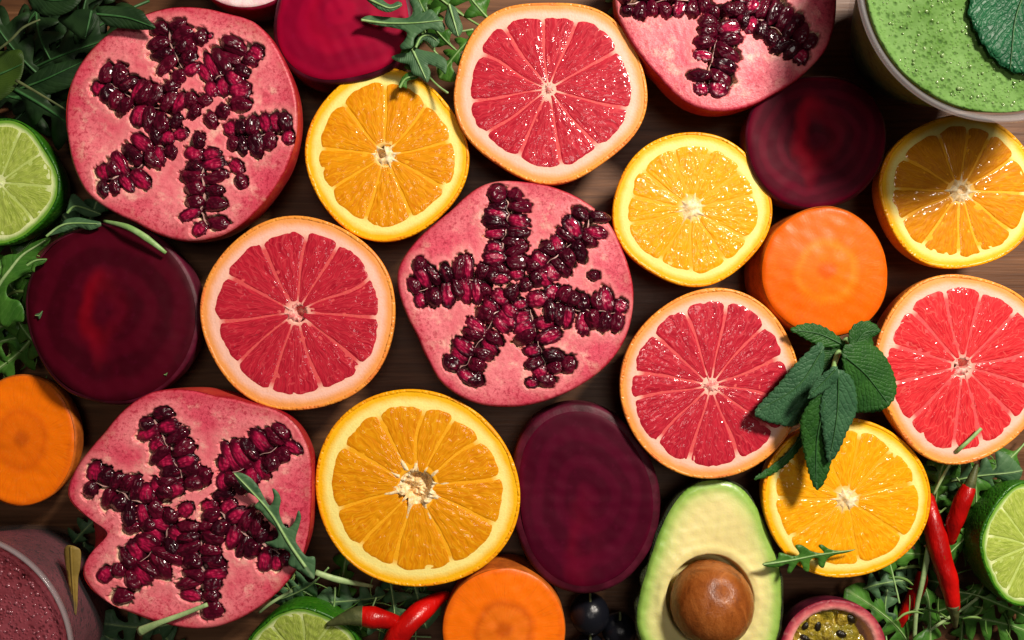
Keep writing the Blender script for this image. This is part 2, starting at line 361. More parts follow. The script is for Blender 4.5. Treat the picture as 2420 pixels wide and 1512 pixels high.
# ------------------------------------------------------------------ citrus
def citrus(name, label, cat, px, py, rx, ry, rot, kind, angles, zc=0.043, rc=0.10, core='star', hole=None,
           tilt=(0, 0), seed=1, pulp=None, ratio=0.825, group=None, shape=0.012, gap=None):
    k = {'o': 'o', 'g': 'g', 'l': 'l'}[kind]
    rng = np.random.RandomState(seed); sk = PX(zc)
    p = W(px, py, zc)
    root = thing(name, label, cat, (p.x, p.y, 0), (0, 0, 0), group)
    rot = math.radians(rot); rx *= sk; ry *= sk; Rm = (rx + ry) / 2
    ratio += 0.018
    hs = [(rng.randint(2, 6), rng.rand() * 6.28, shape * (0.4 + rng.rand())) for _ in range(4)]
    def R(th):
        th = np.asarray(th, float)
        a = th - rot
        r = rx * ry / np.sqrt((ry * np.cos(a)) ** 2 + (rx * np.sin(a)) ** 2)
        return r * (1 + sum(h * np.cos(n * th + q) for n, q, h in hs))
    NA = 128; th = np.linspace(0, 2 * np.pi, NA, endpoint=False); Rt = R(th)
    rotm = (math.radians(tilt[0]), math.radians(tilt[1]), 0)
    # rind : shell from the bottom to the rim, then a narrow ring of skin on the cut
    trind = 0.0016 if kind != 'l' else 0.0012
    V, rad = [], []
    phis = np.concatenate([np.linspace(-1.45, -0.12, 22), [-0.08, -0.04, -0.015]])
    zz = zc
    for ph in phis:
        f = math.cos(ph)
        V += [(r * f * math.cos(t), r * f * math.sin(t), zz * math.sin(ph)) for t, r in zip(th, Rt)]; rad += [1.0] * NA
    wob = Wob(seed + 5, 4); jit = wob(np.cos(th) * 3, np.sin(th) * 3) * 0.0003
    for dr, z in ((0.0002, -0.0003), (0.0006, -0.00005), (trind, 0.0), (trind + 0.0006, -0.0012)):
        V += [((r - dr - (j if dr >= trind else 0)) * math.cos(t), (r - dr - (j if dr >= trind else 0)) * math.sin(t), z) for t, r, j in zip(th, Rt, jit)]; rad += [1.0] * NA
    F = ringfaces(NA, len(phis) + 4) + [list(range(NA))[::-1]]
    obj('rind', mesh('rind', V, F, M[k + '_rind'], {'rad': rad}), root, (0, 0, zc), rotm)
    # pith disc
    fr = np.concatenate([np.linspace(0.02, 0.3, 16), np.linspace(0.33, 0.8, 9), np.linspace(0.83, 1.0, 9)])
    V, rad = [], []
    wv = Wob(seed + 9, 900)
    for f in fr:
        for t, r in zip(th, Rt):
            q = (r - trind * 0.9) * f; x, y = q * math.cos(t), q * math.sin(t)
            V.append((x, y, -0.00012 + 0.00008 * float(wv(x, y)) - (0.010 * float(smooth01((rc * Rm * 0.92 - q) / 0.0012)) if hole else 0))); rad.append(f)
    F = ringfaces(NA, len(fr)); F = [f[::-1] for f in F] + [list(range(NA))]
    obj('pith', mesh('pith', V, [f[::-1] for f in F], M[k + '_pith'], {'rad': rad}), root, (0, 0, zc), rotm)
    # segments
    ang = sorted([math.radians(a) % (2 * math.pi) for a in angles]); n = len(ang)
    coreR = rc * Rm
    off = (rng.rand(2) - 0.5) * 0.03 * Rm
    wig = [(Wob(seed * 13 + i, 130, 5), 0.02 + 0.03 * rng.rand()) for i in range(n)]
    pm = M[pulp or k + '_pulp']
    for i in range(n):
        a0, a1 = ang[i], ang[(i + 1) % n]
        if a1 < a0: a1 += 2 * math.pi
        da = a1 - a0
        nu = max(14, int(da * 36)); nv = 26
        g0 = gap or {'o': 0.00016, 'g': 0.00017, 'l': 0.00018}[kind]
        kc = 0.035 + 0.045 * rng.rand(); bul = ratio * (1 + (rng.rand() - 0.5) * 0.025)
        rin = coreR * (0.75 + 0.4 * rng.rand())
        sag = (rng.rand() - 0.3) * 0.0003
        wn = Wob(seed * 31 + i, 1500, 12); wl = Wob(seed * 37 + i, 500, 8); wm = Wob(seed * 41 + i, 350, 6)
        u = np.linspace(0, 1, nu); v = np.linspace(0, 1, nv) ** 0.9
        U, Vv = np.meshgrid(u, v)
        tt = a0 + U * da
        Ro = R(tt) * bul * (1 - kc * np.abs(2 * U - 1) ** 5) + wl(U * 0.02, np.full_like(U, i)) * 0.0004
        rr = rin + Vv * (Ro - rin)
        gp = np.minimum(g0 * (0.7 + 0.7 * (rr / Rm) ** 2) / np.maximum(rr, 1e-4), da * 0.46)
        b0 = wig[i][0](rr, rr * 0) * wig[i][1]; b1 = wig[(i + 1) % n][0](rr, rr * 0) * wig[(i + 1) % n][1]
        tt = a0 + gp + b0 + U * (da - 2 * gp + b1 - b0)
        e = np.minimum(np.minimum(U, 1 - U) * da * rr, (1 - Vv) * (Ro - rin)); e = np.minimum(e, Vv * (Ro - rin))
        x, y = rr * np.cos(tt), rr * np.sin(tt)
        z = -0.00045 + 0.00042 * smooth01(e / 0.0005) + 0.00020 * smooth01(e / 0.005) + sag * 0.5 + wn(x, y) * 0.00012 * smooth01(e / 0.002)
        Vt = np.stack([x + off[0] * (1 - Vv), y + off[1] * (1 - Vv), z], -1).reshape(-1, 3)
        pc = np.stack([tt, rr / Rm, np.full_like(tt, seed + i * 0.37)], -1).reshape(-1, 3)
        Ff = [f for f in ringfaces(nu, nv, False)]
        obj('segment', mesh('segment', Vt, Ff, pm, {'pc': pc}), root, (0, 0, zc), rotm)
    # core
    nc = 72 if core == 'star' else 144; tc = np.linspace(0, 2 * np.pi, nc, endpoint=False)
    arms = np.zeros(nc)
    for a in ang:
        d = np.abs((tc - a + np.pi) % (2 * np.pi) - np.pi)
        arms = np.maximum(arms, np.exp(-(d / 0.075) ** 2) * (0.5 + rng.rand() * 0.9))
    wc = Wob(seed + 77, 2.5)
    base = coreR * (0.95 + 0.16 * wc(np.cos(tc) * 2, np.sin(tc) * 2))
    V, rad = [], []
    wz = Wob(seed + 78, 1400, 14)
    fs = list(np.linspace(0.03, 1, 15)) if core == 'star' else list(np.linspace(0.02, 1, 26))
    for f in fs:
        for j, t in enumerate(tc):
            r = base[j] * f * (1 + arms[j] * (0.8 if core == 'star' else 1.1) * f ** 2)
            x, y = r * math.cos(t) + off[0], r * math.sin(t) + off[1]
            z = 0.0007 - 0.0012 * f ** 3 + 0.00035 * float(wz(x, y))
            if hole:
                hx, hy, hr, hd = hole
                dd = math.hypot(x - off[0] - hx * coreR, (y - off[1] - hy * coreR)) / (hr * coreR)
                z -= hd * float(smooth01((1.25 - dd) / 0.5))
                if core == 'crater': z += (0.0026 * float(wz(x * 0.55 + 3, y * 0.55)) + 0.0008 * float(wz(x * 2, y * 2))) * float(smooth01((1.7 - dd) / 0.6))
            V.append((x, y, z)); rad.append(f)
    F = ringfaces(nc, len(fs)) + [list(range(nc))[::-1]]
    obj('core', mesh('core', V, F, M[k + '_core'], {'rad': rad}), root, (0, 0, zc), rotm)
    return root

OR, GR, LI = 'halved oranges laid cut side up', 'halved grapefruits laid cut side up', 'halved limes laid cut side up'
citrus('orange_half', 'halved orange between the two upper grapefruits, arugula tip on its rim', 'orange', 912, 366, 193, 200, 20, 'o',
       [9, 50, 91, 132, 174, 213, 253, 295, 332], rc=0.13, hole=(-0.35, 0.1, 0.36, 0.006), seed=3, group=OR)
citrus('orange_half', 'bright halved orange left of the small dark beet, shaded at its upper right rim', 'orange', 1635, 493, 181, 188, 100, 'o',
       [11, 38, 74, 109, 143, 170, 195, 239, 268, 303, 330], rc=0.15, seed=5, pulp='o_pulp2', ratio=0.81, group=OR)
citrus('orange_half', 'halved orange partly under the rim of the green smoothie glass', 'orange', 2268, 453, 189, 183, 0, 'o',
       [-2, 31, 61, 85, 115, 148, 178, 204, 235, 267, 288, 323], rc=0.14, hole=(0.15, 0.1, 0.35, 0.003), seed=7, ratio=0.84, group=OR, pulp='o_pulp3')
citrus('orange_half', 'largest halved orange with a ragged hollow core, at the bottom centre', 'orange', 984, 1155, 233, 244, 60, 'o',
       [9, 38, 60, 88, 117, 148, 192, 225, 253, 296, 336], zc=0.046, rc=0.20, core='crater', hole=(0.05, 0.05, 0.62, 0.006), seed=9, ratio=0.82, group=OR, shape=0.016)
citrus('orange_half', 'sparkling wet halved orange under the mint sprig tip', 'orange', 1999, 1177, 199, 189, 0, 'o',
       [15, 48, 80, 112, 146, 180, 214, 250, 285, 325], rc=0.13, seed=11, pulp='o_pulp2', ratio=0.845, group=OR, shape=0.005)
citrus('grapefruit_half', 'halved grapefruit at the top between orange and pomegranate', 'grapefruit', 1299, 213, 227, 217, 0, 'g',
       [31, 70, 98, 128, 154, 187, 215, 245, 280, 309, 345], zc=0.047, rc=0.05, seed=21, ratio=0.825, group=GR)
citrus('grapefruit_half', 'halved grapefruit with a small hollow core, right of the big left beet', 'grapefruit', 704, 741, 232, 229, 30, 'g',
       [26, 61, 85, 120, 153, 186, 218, 249, 283, 321, 358], zc=0.047, rc=0.095, hole=(0.35, 0.1, 0.55, 0.007), seed=23, ratio=0.83, group=GR)
citrus('grapefruit_half', 'halved grapefruit overlapped by the mint sprig, above the avocado', 'grapefruit', 1680, 908, 214, 224, 0, 'g',
       [-8, 21, 49, 80, 109, 140, 168, 191, 226, 255, 290, 324], zc=0.046, rc=0.07, seed=25, ratio=0.86, group=GR)
citrus('grapefruit_half', 'halved grapefruit cut off by the right edge of the picture', 'grapefruit', 2272, 867, 203, 226, 0, 'g',
       [10, 45, 75, 103, 132, 161, 193, 226, 263, 285, 315, 345], zc=0.046, rc=0.095, hole=(0.0, 0.3, 0.5, 0.006), seed=27, pulp='g_pulp2', ratio=0.85, group=GR)
citrus('lime_half', 'halved lime at the left edge beside the upper pomegranate', 'lime', 0, 430, 138, 147, 0, 'l',
       [-6, 34, 68, 110, 150, 190, 225, 262, 310], zc=0.036, rc=0.08, seed=31, ratio=0.88, group=LI)
citrus('lime_half', 'halved lime at the bottom edge with a chilli stem over its rim', 'lime', 717, 1560, 142, 136, 0, 'l',
       [20, 55, 88, 125, 160, 200, 240, 280, 325], zc=0.034, rc=0.08, tilt=(14, 0), seed=33, ratio=0.88, group=LI)
citrus('lime_half', 'halved lime at the right edge beside the red chillies', 'lime', 2432, 1287, 130, 148, 0, 'l',
       [10, 50, 92, 128, 165, 200, 238, 275, 320], zc=0.036, rc=0.08, tilt=(0, 12), seed=35, ratio=0.88, group=LI)

# ------------------------------------------------------------------ pomegranates
def icos(sub=2):
    bm = bmesh.new(); bmesh.ops.create_icosphere(bm, subdivisions=sub, radius=1)
    V = np.array([v.co[:] for v in bm.verts]); F = [[v.index for v in f.verts] for f in bm.faces]; bm.free(); return V, F
IV, IF = icos(3)
ARILS = []
for i in range(8):
    r = np.random.RandomState(100 + i); V = IV.copy()
    for _ in range(9):
        d = r.randn(3); d /= np.linalg.norm(d); lim = 0.74 + 0.18 * r.rand()
        q = V @ d; ex = np.maximum(q - lim, 0); V = V - np.outer(ex * 0.85, d)
    V[:, 1] *= 1 - 0.22 * V[:, 0]; V[:, 2] *= 1 - 0.12 * V[:, 0]
    cut = np.zeros(len(V))
    if i >= 5:
        top = V[:, 2] > 0.36
        V[top, 2] = 0.36 + 0.42 * (V[top, 2] - 0.36)
        cut = top * smooth01((1.0 - (V[:, 0] / 0.72) ** 2 - (V[:, 1] / 0.55) ** 2) / 0.35)
    ARILS.append(mesh('aril', V, IF, M['aril'], {'cut': cut}))

def resample(P, step):
    P = [np.array(p, float) for p in P]; out = []
    for i in range(len(P) - 1):
        p0, p1, p2, p3 = P[max(i - 1, 0)], P[i], P[i + 1], P[min(i + 2, len(P) - 1)]
        for j in range(12):
            t = j / 12
            out.append(0.5 * ((2 * p1) + (p2 - p0) * t + (2 * p0 - 5 * p1 + 4 * p2 - p3) * t * t + (3 * p1 - p0 - 3 * p2 + p3) * t ** 3))
    out.append(P[-1]); out = np.array(out)
    L = np.concatenate([[0], np.cumsum(np.linalg.norm(np.diff(out, axis=0), axis=1))])
    n = max(2, int(round(L[-1] / step)) + 1); s = np.linspace(0, L[-1], n)
    return np.stack([np.interp(s, L, out[:, 0]), np.interp(s, L, out[:, 1])], -1)
def polar_outline(pts, cx, cy, N=360, sm=2.0):
    a = np.array([math.atan2(-(y - cy), x - cx) for x, y in pts]); r = np.array([math.hypot(x - cx, y - cy) for x, y in pts])
    o = np.argsort(a); a, r = a[o], r[o]
    th = np.linspace(-np.pi, np.pi, N, endpoint=False)
    R = np.interp(th, np.concatenate([a - 2 * np.pi, a, a + 2 * np.pi]), np.tile(r, 3))
    if sm > 0:
        kx = np.arange(-20, 21); kk = np.exp(-(kx / sm) ** 2 / 2); kk /= kk.sum()
        R = np.convolve(np.concatenate([R[-20:], R, R[:20]]), kk, 'valid')
    return th, R
POMS = 'halved pomegranates laid cut side up'
def pomegranate(label, tr, center, outline, chambers, extras, zc=0.05, seed=1, sm=3.0, bodysm=None, awid=80):
    """tr maps traced coordinates to reference pixels; chambers: (midline, width a, width b)."""
    f, ox, oy = tr
    rng = np.random.RandomState(seed); sk = PX(zc)
    p = W(center[0] * f + ox, center[1] * f + oy, zc)
    root = thing('pomegranate_half', label, 'pomegranate', (p.x, p.y, 0), (0, 0, 0), POMS)
    loc = lambda q: ((q[0] - center[0]) * f * sk, -(q[1] - center[1]) * f * sk)
    th, R = polar_outline(outline, *center, 420, sm); R = R * f * sk
    Rb = R
    if bodysm:
        _, Rb = polar_outline(bodysm, *center, 420, 8.0); Rb = Rb * f * sk
    # arils
    A, mids = [], []
    um = f * sk
    for mid, wa, wb in chambers:
        ml = np.array([loc(q) for q in mid]); mr = resample(ml, 0.0011)
        mids.append(mr)
        for side, wd in ((1, wa), (-1, wb)):
            if wd <= 0: continue
            s = resample(ml, awid * um * (0.80 + 0.12 * rng.rand())); dlen = wd * um
            for i, q in enumerate(s):
                t = s[min(i + 1, len(s) - 1)] - s[max(i - 1, 0)]; t = t / (np.linalg.norm(t) + 1e-9)
                nrm = np.array([-t[1], t[0]]) * side
                taper = 1.0 if 0 < i < len(s) - 1 else 0.82
                a = dlen * 0.5 * taper * (0.84 + 0.42 * rng.rand()); b = awid * um * 0.5 * (0.82 + 0.42 * rng.rand())
                cpos = q + nrm * (a * 0.90 + 0.0002) + t * (rng.rand() - 0.5) * b * 0.7
                A.append((cpos[0], cpos[1], math.atan2(nrm[1], nrm[0]) + (rng.rand() - 0.5) * 0.75, a, b))
    for e in extras:
        x, y = loc(e); a = (e[3] if len(e) > 3 else 52) * um * 1.0
        A.append((x, y, math.radians(e[2]) if len(e) > 2 else rng.rand() * 3.14, a, a * 0.72))
    # drop arils that crowd others
    keep = []
    for q in A:
        if all(math.hypot(q[0] - k[0], q[1] - k[1]) > 0.56 * (q[4] + k[4]) for k in keep): keep.append(q)
    A = keep
    # flesh heightfield
    fr = np.concatenate([np.linspace(0.004, 0.955, 118), np.linspace(0.965, 1.0, 7)])
    FR, TH = np.meshgrid(fr, th, indexing='ij'); RR = FR * R[None, :]
    X, Y = RR * np.cos(TH), RR * np.sin(TH)
    wj = Wob(seed, 1700, 14); wj2 = Wob(seed + 3, 4200, 14); wl = Wob(seed + 1, 160, 8)
    jag = wj(X, Y) * 0.13 + wj2(X, Y) * 0.08
    D = np.full(X.shape, 9.0)
    for (x, y, a_, a, b) in A:
        dx, dy = X - x, Y - y; ca, sa = math.cos(a_), math.sin(a_)
        d = ((dx * ca + dy * sa) / (a * 1.07)) ** 2 + ((-dx * sa + dy * ca) / (b * 1.13)) ** 2
        D = np.minimum(D, d)
    for mr in mids:
        for q in mr[::2]:
            D = np.minimum(D, ((X - q[0]) ** 2 + (Y - q[1]) ** 2) / 0.0021 ** 2)
    cav = smooth01((1.26 + jag * 1.6 - D) / 0.6)
    Z = -0.0075 * cav + 0.00004 * wj(X, Y) + 0.0004 * wl(X, Y) + 0.0001 * smooth01((2.6 - D) / 1.2) * (1 - cav)
    Z -= 0.0010 * np.clip((FR - 0.972) / 0.028, 0, 1) ** 2
    V = np.stack([X, Y, Z], -1).reshape(-1, 3)
    n = len(th); F = ringfaces(n, len(fr)) + [list(range(n))[::-1]]
    obj('flesh', mesh('flesh', V, F, M['pflesh'], {'rad': FR.ravel(), 'cav': cav.ravel(), 'near': smooth01((4.5 - D) / 3.0).ravel()}), root, (0, 0, zc))
    # skin
    V = []; phis = np.linspace(0.0, 1.48, 24)
    idx = np.arange(0, n, 3); ths, Rs, Rbs = th[idx], R[idx], Rb[idx]
    for j, ph in enumerate(phis):
        g = smooth01(j / 5.0)
        bulge = 1 + 0.035 * math.sin(min(ph * 2.2, math.pi))
        rr = (Rs * (1 - g) + Rbs * g) * math.cos(ph) ** 0.85 * bulge
        z = -0.0009 - (zc - 0.0011) * math.sin(ph) / math.sin(1.48)
        V += [(r * math.cos(t), r * math.sin(t), z) for r, t in zip(rr, ths)]
    nn = len(idx); F = [q[::-1] for q in ringfaces(nn, len(phis))] + [list(range((len(phis) - 1) * nn, len(phis) * nn))]
    obj('skin', mesh('skin', V, F, M['pskin']), root, (0, 0, zc))
    for (x, y, a_, a, b) in A:
        v = rng.randint(0, 5) if rng.rand() < 0.62 else rng.randint(5, 8)
        flip = math.pi if rng.rand() < 0.5 else 0
        cc = b * (0.85 + 0.25 * rng.rand())
        if v >= 5: rx_, ry_ = (rng.rand() - 0.5) * 0.25, (rng.rand() - 0.5) * 0.25
        else: rx_, ry_ = (rng.rand() - 0.5) * 0.9, (rng.rand() - 0.5) * 0.5
        obj('aril', ARILS[v], root, (x, y, zc - cc * (0.50 + 0.40 * rng.rand())), (rx_, ry_, a_ + flip), (a * 1.16, b * 1.24, cc * 1.1))
    for mr in mids:
        V = []; wn = Wob(rng.randint(9999), 900)
        m0 = max(2, int(len(mr) * 0.12)); mr = mr[m0:]
        if len(mr) < 4: continue
        for i, q in enumerate(mr):
            t = mr[min(i + 1, len(mr) - 1)] - mr[max(i - 1, 0)]; t = t / (np.linalg.norm(t) + 1e-9); nv = np.array([-t[1], t[0]])
            o = q + nv * float(wn(q[0], q[1])) * 0.0005
            hw = 0.00012 + 0.00024 * max(0, float(wn(q[1] * 1.3, q[0] * 1.3)))
            zt = -0.0012 + 0.0009 * float(wn(q[0] * 0.7, q[1] * 0.7))
            a, b = o + nv * hw, o - nv * hw
            V += [(a[0], a[1], -0.006), (a[0], a[1], zt), (b[0], b[1], zt), (b[0], b[1], -0.006)]
        F = ringfaces(4, len(mr)) + [(0, 1, 2, 3)]
        obj('membrane', mesh('membrane', V, F, M['memb'], smooth=False), root, (0, 0, zc))
    return root

pomegranate('halved pomegranate in the upper left with loose broken-up arils', (0.4, 0, 0), (1085, 745),
    [(830, 90), (1000, 42), (1150, 40), (1330, 75), (1490, 120), (1590, 210), (1650, 310), (1705, 430), (1745, 560), (1755, 720), (1735, 860),
     (1690, 990), (1630, 1090), (1550, 1200), (1440, 1310), (1310, 1390), (1180, 1420), (1060, 1420), (940, 1385), (800, 1310), (640, 1235), (510, 1140), (440, 1000),
     (405, 850), (385, 700), (400, 540), (440, 430), (520, 310), (620, 210), (720, 145)],
    [([(1080, 420), (1040, 340), (1005, 260), (985, 150)], 150, 120), ([(1230, 480), (1320, 440), (1410, 360), (1470, 280)], 150, 120),
     ([(1360, 800), (1500, 790), (1600, 780), (1700, 765)], 125, 125), ([(1190, 900), (1195, 1050), (1200, 1160), (1185, 1250), (1215, 1330)], 135, 125),
     ([(1000, 850), (880, 880), (810, 990), (690, 1040), (600, 1060)], 120, 130), ([(1030, 660), (900, 630), (780, 590), (690, 510), (600, 480)], 130, 135)],
    [(1120, 590), (1260, 540, 30), (1200, 590), (1140, 660, 60), (1240, 710), (1170, 830, 80), (1060, 790), (1310, 660), (1410, 530, 0, 70), (1410, 610, 0, 70),
     (1390, 980, -40), (1420, 1070, -60, 50), (1550, 330, -30, 62), (1180, 215, 80, 55), (1110, 270, 70, 60), (670, 1120, 0, 60), (560, 570, 70, 75), (660, 590, 100, 80),
     (1000, 510, 20, 55), (1240, 210, 60, 18)],
    zc=0.050, seed=41)
pomegranate('halved pomegranate in the centre of the picture', (0.4, 907, 397), (775, 735),
    [(640, 80), (780, 75), (900, 90), (1050, 130), (1180, 190), (1280, 270), (1340, 340), (1400, 460), (1450, 600), (1475, 720), (1470, 850), (1430, 1000),
     (1380, 1090), (1300, 1180), (1180, 1270), (1020, 1350), (850, 1400), (700, 1410), (560, 1395), (430, 1340), (330, 1260), (270, 1150), (200, 990), (120, 830),
     (80, 700), (80, 600), (120, 520), (190, 430), (300, 330), (400, 250), (480, 170), (560, 110)],
    [([(740, 640), (725, 540), (700, 440), (725, 350), (730, 260), (725, 160)], 125, 125), ([(900, 620), (960, 570), (1010, 515), (1110, 450), (1190, 370), (1215, 280)], 125, 125),
     ([(980, 780), (1060, 800), (1150, 840), (1250, 840), (1380, 860)], 125, 135), ([(850, 800), (880, 900), (900, 1000), (930, 1090), (960, 1190)], 130, 125),
     ([(720, 800), (660, 860), (610, 950), (550, 1050), (490, 1150), (450, 1190)], 120, 120), ([(620, 690), (540, 660), (420, 660), (330, 680), (250, 710), (190, 740)], 135, 130)],
    [(750, 740, 60, 60), (610, 740, 20, 58), (650, 640), (710, 640), (800, 600, 80), (870, 570, 75, 58), (950, 660, 10, 58), (840, 685), (900, 650), (205, 570, 70, 50),
     (1240, 635, 0, 40), (1090, 1160, 60, 58), (870, 1270, 0, 40), (960, 1255, 0, 58), (530, 1250, 0, 62), (800, 820, 80), (740, 860, 60), (990, 740, 20), (700, 940, 130), (1300, 920, 60, 66)],
    zc=0.050, seed=43)
pomegranate('split halved pomegranate in the lower left with an arugula leaf lying on it', (0.425, 0, 869.3), (1090, 770),
    [(950, 120), (1060, 125), (1200, 160), (1400, 200), (1560, 245), (1640, 310), (1690, 390), (1725, 500), (1730, 650), (1725, 800), (1700, 980), (1650, 1110),
     (1550, 1240), (1440, 1330), (1330, 1395), (1200, 1440), (1050, 1450), (900, 1420), (750, 1370), (620, 1320), (530, 1260), (470, 1190), (450, 1130), (470, 1070),
     (540, 985), (610, 932), (570, 890), (490, 840), (430, 790), (375, 730), (370, 680), (390, 620), (430, 540), (500, 450), (580, 360), (650, 270), (740, 190), (840, 135)],
    [([(1020, 660), (980, 540), (940, 450), (890, 370), (850, 290)], 120, 140), ([(1240, 585), (1350, 565), (1440, 490), (1530, 450), (1590, 400)], 150, 115),
     ([(1190, 745), (1240, 830), (1360, 925), (1440, 975), (1550, 1035)], 135, 120), ([(1100, 880), (1110, 970), (1110, 1060), (1130, 1160), (1120, 1270)], 115, 125),
     ([(970, 860), (900, 950), (840, 1030), (770, 1080), (690, 1150)], 150, 110), ([(930, 740), (840, 745), (750, 745), (650, 690), (560, 650), (500, 635)], 125, 125)],
    [(970, 700, 110, 62), (1030, 790, 40, 55), (900, 840, 30, 70), (810, 875, 20), (1130, 610, 80, 58), (1090, 650, 70), (1205, 650, 60, 58), (1290, 620), (670, 1275, 0, 64), (580, 1150),
     (1170, 1350, 10, 66), (1040, 1295, 0, 56), (730, 890, 20, 55), (1160, 880, 130, 60), (1590, 1060), (1240, 900, 130), (620, 1110, 60, 55)],
    zc=0.050, seed=47, sm=2.2, awid=76,
    bodysm=[(950, 120), (1400, 200), (1640, 310), (1725, 500), (1725, 800), (1650, 1110), (1440, 1330), (1200, 1440), (900, 1420), (620, 1320), (450, 1150), (440, 1000), (445, 900), (390, 760), (390, 620), (500, 450), (650, 270)])
pomegranate('halved pomegranate cut off by the top edge, left of the green glass', (0.4374, 1417.4, 0), (685, 5),
    [(80, 0), (100, 90), (150, 190), (230, 310), (320, 410), (400, 500), (480, 560), (580, 595), (680, 600), (800, 575), (930, 510), (1050, 440), (1150, 350), (1220, 270),
     (1260, 170), (1278, 50), (1270, -100), (1200, -330), (1000, -500), (700, -580), (400, -520), (180, -350), (95, -150)],
    [([(560, -10), (400, 0), (250, 0), (150, 15)], 100, 75), ([(650, 60), (635, 160), (620, 270), (600, 370), (590, 470)], 120, 115),
     ([(800, 60), (920, 130), (1010, 190), (1110, 260)], 125, 115), ([(760, -60), (900, -200), (1000, -320)], 110, 110)],
    [(700, 80, 80, 60), (745, 35, 70, 58), (620, 25), (690, 140, 70, 55), (800, 15, 20, 55), (860, 5, 40), (190, 70, 70, 50), (1150, 180, 60, 58), (570, 30), (960, 40, 20, 60), (1050, 325, 20, 55)],
    zc=0.050, seed=53, awid=72)

# ------------------------------------------------------------------ beets and carrots
def root_half(name, label, cat, tr, outline, zc, facem, skinm, group, bevel=0.0025, bulge=0.05, foot=0.45, seed=1, inset=0.0, dome=0.0, center=None, sm=6.0, power=0.5, coreobj=None):
    f, ox, oy = tr; P = np.array(outline, float)
    cx, cy = center or ((P[:, 0].min() + P[:, 0].max()) / 2, (P[:, 1].min() + P[:, 1].max()) / 2)
    sk = PX(zc); p = W(cx * f + ox, cy * f + oy, zc)
    r0 = thing(name, label, cat, (p.x, p.y, 0), (0, 0, 0), group)
    th, R = polar_outline(outline, cx, cy, 144, sm); R = R * f * sk - inset
    n = len(th); w1 = Wob(seed, 120, 8); w2 = Wob(seed + 1, 700, 10)
    fr = np.concatenate([np.linspace(0.02, 0.9, 20), [0.94, 0.97, 0.99, 1.0]])
    FR, TH = np.meshgrid(fr, th, indexing='ij'); X = FR * R * np.cos(TH); Y = FR * R * np.sin(TH)
    Z = 0.0005 * w1(X, Y) + 0.00012 * w2(X, Y) + dome * (1 - FR ** 2) - 0.0006 * np.clip((FR - 0.94) / 0.06, 0, 1) ** 2
    V = np.stack([X, Y, Z], -1).reshape(-1, 3)
    pc = np.stack([TH, FR, 0 * FR], -1).reshape(-1, 3)
    obj('cut_face', mesh('cut_face', V, ringfaces(n, len(fr)) + [list(range(n))[::-1]], facem, {'rad': FR.ravel(), 'pc': pc}), r0, (0, 0, zc))
    V = []; Ze = Z[-1]
    zs = np.concatenate([[0, 0.012, 0.03], np.linspace(0.06, 1.0, 20)])
    for s in zs:
        if s <= 0.03: rr = R + bevel * (s / 0.03) ** 0.6
        else: rr = (R + bevel) * (1 + bulge * math.sin(min((s - 0.03) * 3.2, math.pi))) * (foot + (1 - foot) * (1 - s ** 2.2) ** power)
        zz = Ze * (1 - s) - s * (zc - 0.0005)
        V += [(r * math.cos(t), r * math.sin(t), z) for r, t, z in zip(rr, th, zz)]
    V = np.array(V); V[:, :2] *= (1 + 0.006 * w1(V[:, 0] * 1.5, V[:, 1] * 1.5 + V[:, 2] * 2))[:, None]
    obj('skin', mesh('skin', V, [q[::-1] for q in ringfaces(n, len(zs))] + [list(range((len(zs) - 1) * n, len(zs) * n))], skinm), r0, (0, 0, zc))
    return r0
M['beetskin'] = m_simple('beet_skin', c(58, 6, 22), c(92, 20, 44), 60, 0.5, 0.3, 0.3)
M['beet1'] = m_beetface('beet_flesh_dark', c(58, 2, 16), c(74, 3, 22), c(92, 10, 44), c(150, 3, 24), 7, (0.003, 0.002, 0), 0.55)
M['beet2'] = m_beetface('beet_flesh_ringed', c(76, 3, 25), c(94, 4, 31), c(108, 12, 48), c(190, 6, 40), 11, (0.0, 0.0, 0), 0.8)
M['beet3'] = m_beetface('beet_flesh_plum', c(66, 3, 26), c(78, 4, 32), c(108, 16, 54), c(140, 4, 40), 8, (0.0, 0.02, 0), 0.3)
M['beet4'] = m_beetface('beet_flesh_lit', c(136, 2, 42), c(156, 3, 47), c(150, 14, 66), c(190, 6, 44), 6, (0.004, 0.0, 0), 0.3)  # brighter than the other beets, stronger light put into the base colour
BG = 'halved beetroots laid cut side up'
root_half('beetroot_half', 'big dark halved beetroot with a red arc inside, at the left', 'beetroot', (1, 0, 0),
    [(280, 537), (345, 550), (400, 598), (440, 660), (458, 725), (455, 790), (440, 840), (405, 890), (350, 930), (280, 948), (205, 938), (145, 900), (103, 850), (77, 790), (64, 730), (75, 660), (102, 600), (150, 558), (212, 540)],
    0.043, M['beet1'], M['beetskin'], BG, seed=61, bevel=0.002, dome=0.002, bulge=0.0, foot=0.3)
root_half('beetroot_half', 'small dark halved beetroot with red rings, below the green glass', 'beetroot', (0.4374, 1417.4, 0),
    [(830, 575), (900, 505), (1000, 455), (1150, 427), (1300, 432), (1400, 462), (1480, 530), (1525, 620), (1545, 700), (1530, 800), (1490, 920), (1410, 1020), (1300, 1085), (1150, 1112), (1040, 1105), (930, 1050), (855, 950), (812, 830), (800, 700)],
    0.045, M['beet2'], M['beetskin'], BG, seed=63, bevel=0.0012, dome=0.001, bulge=0.0, foot=0.3)
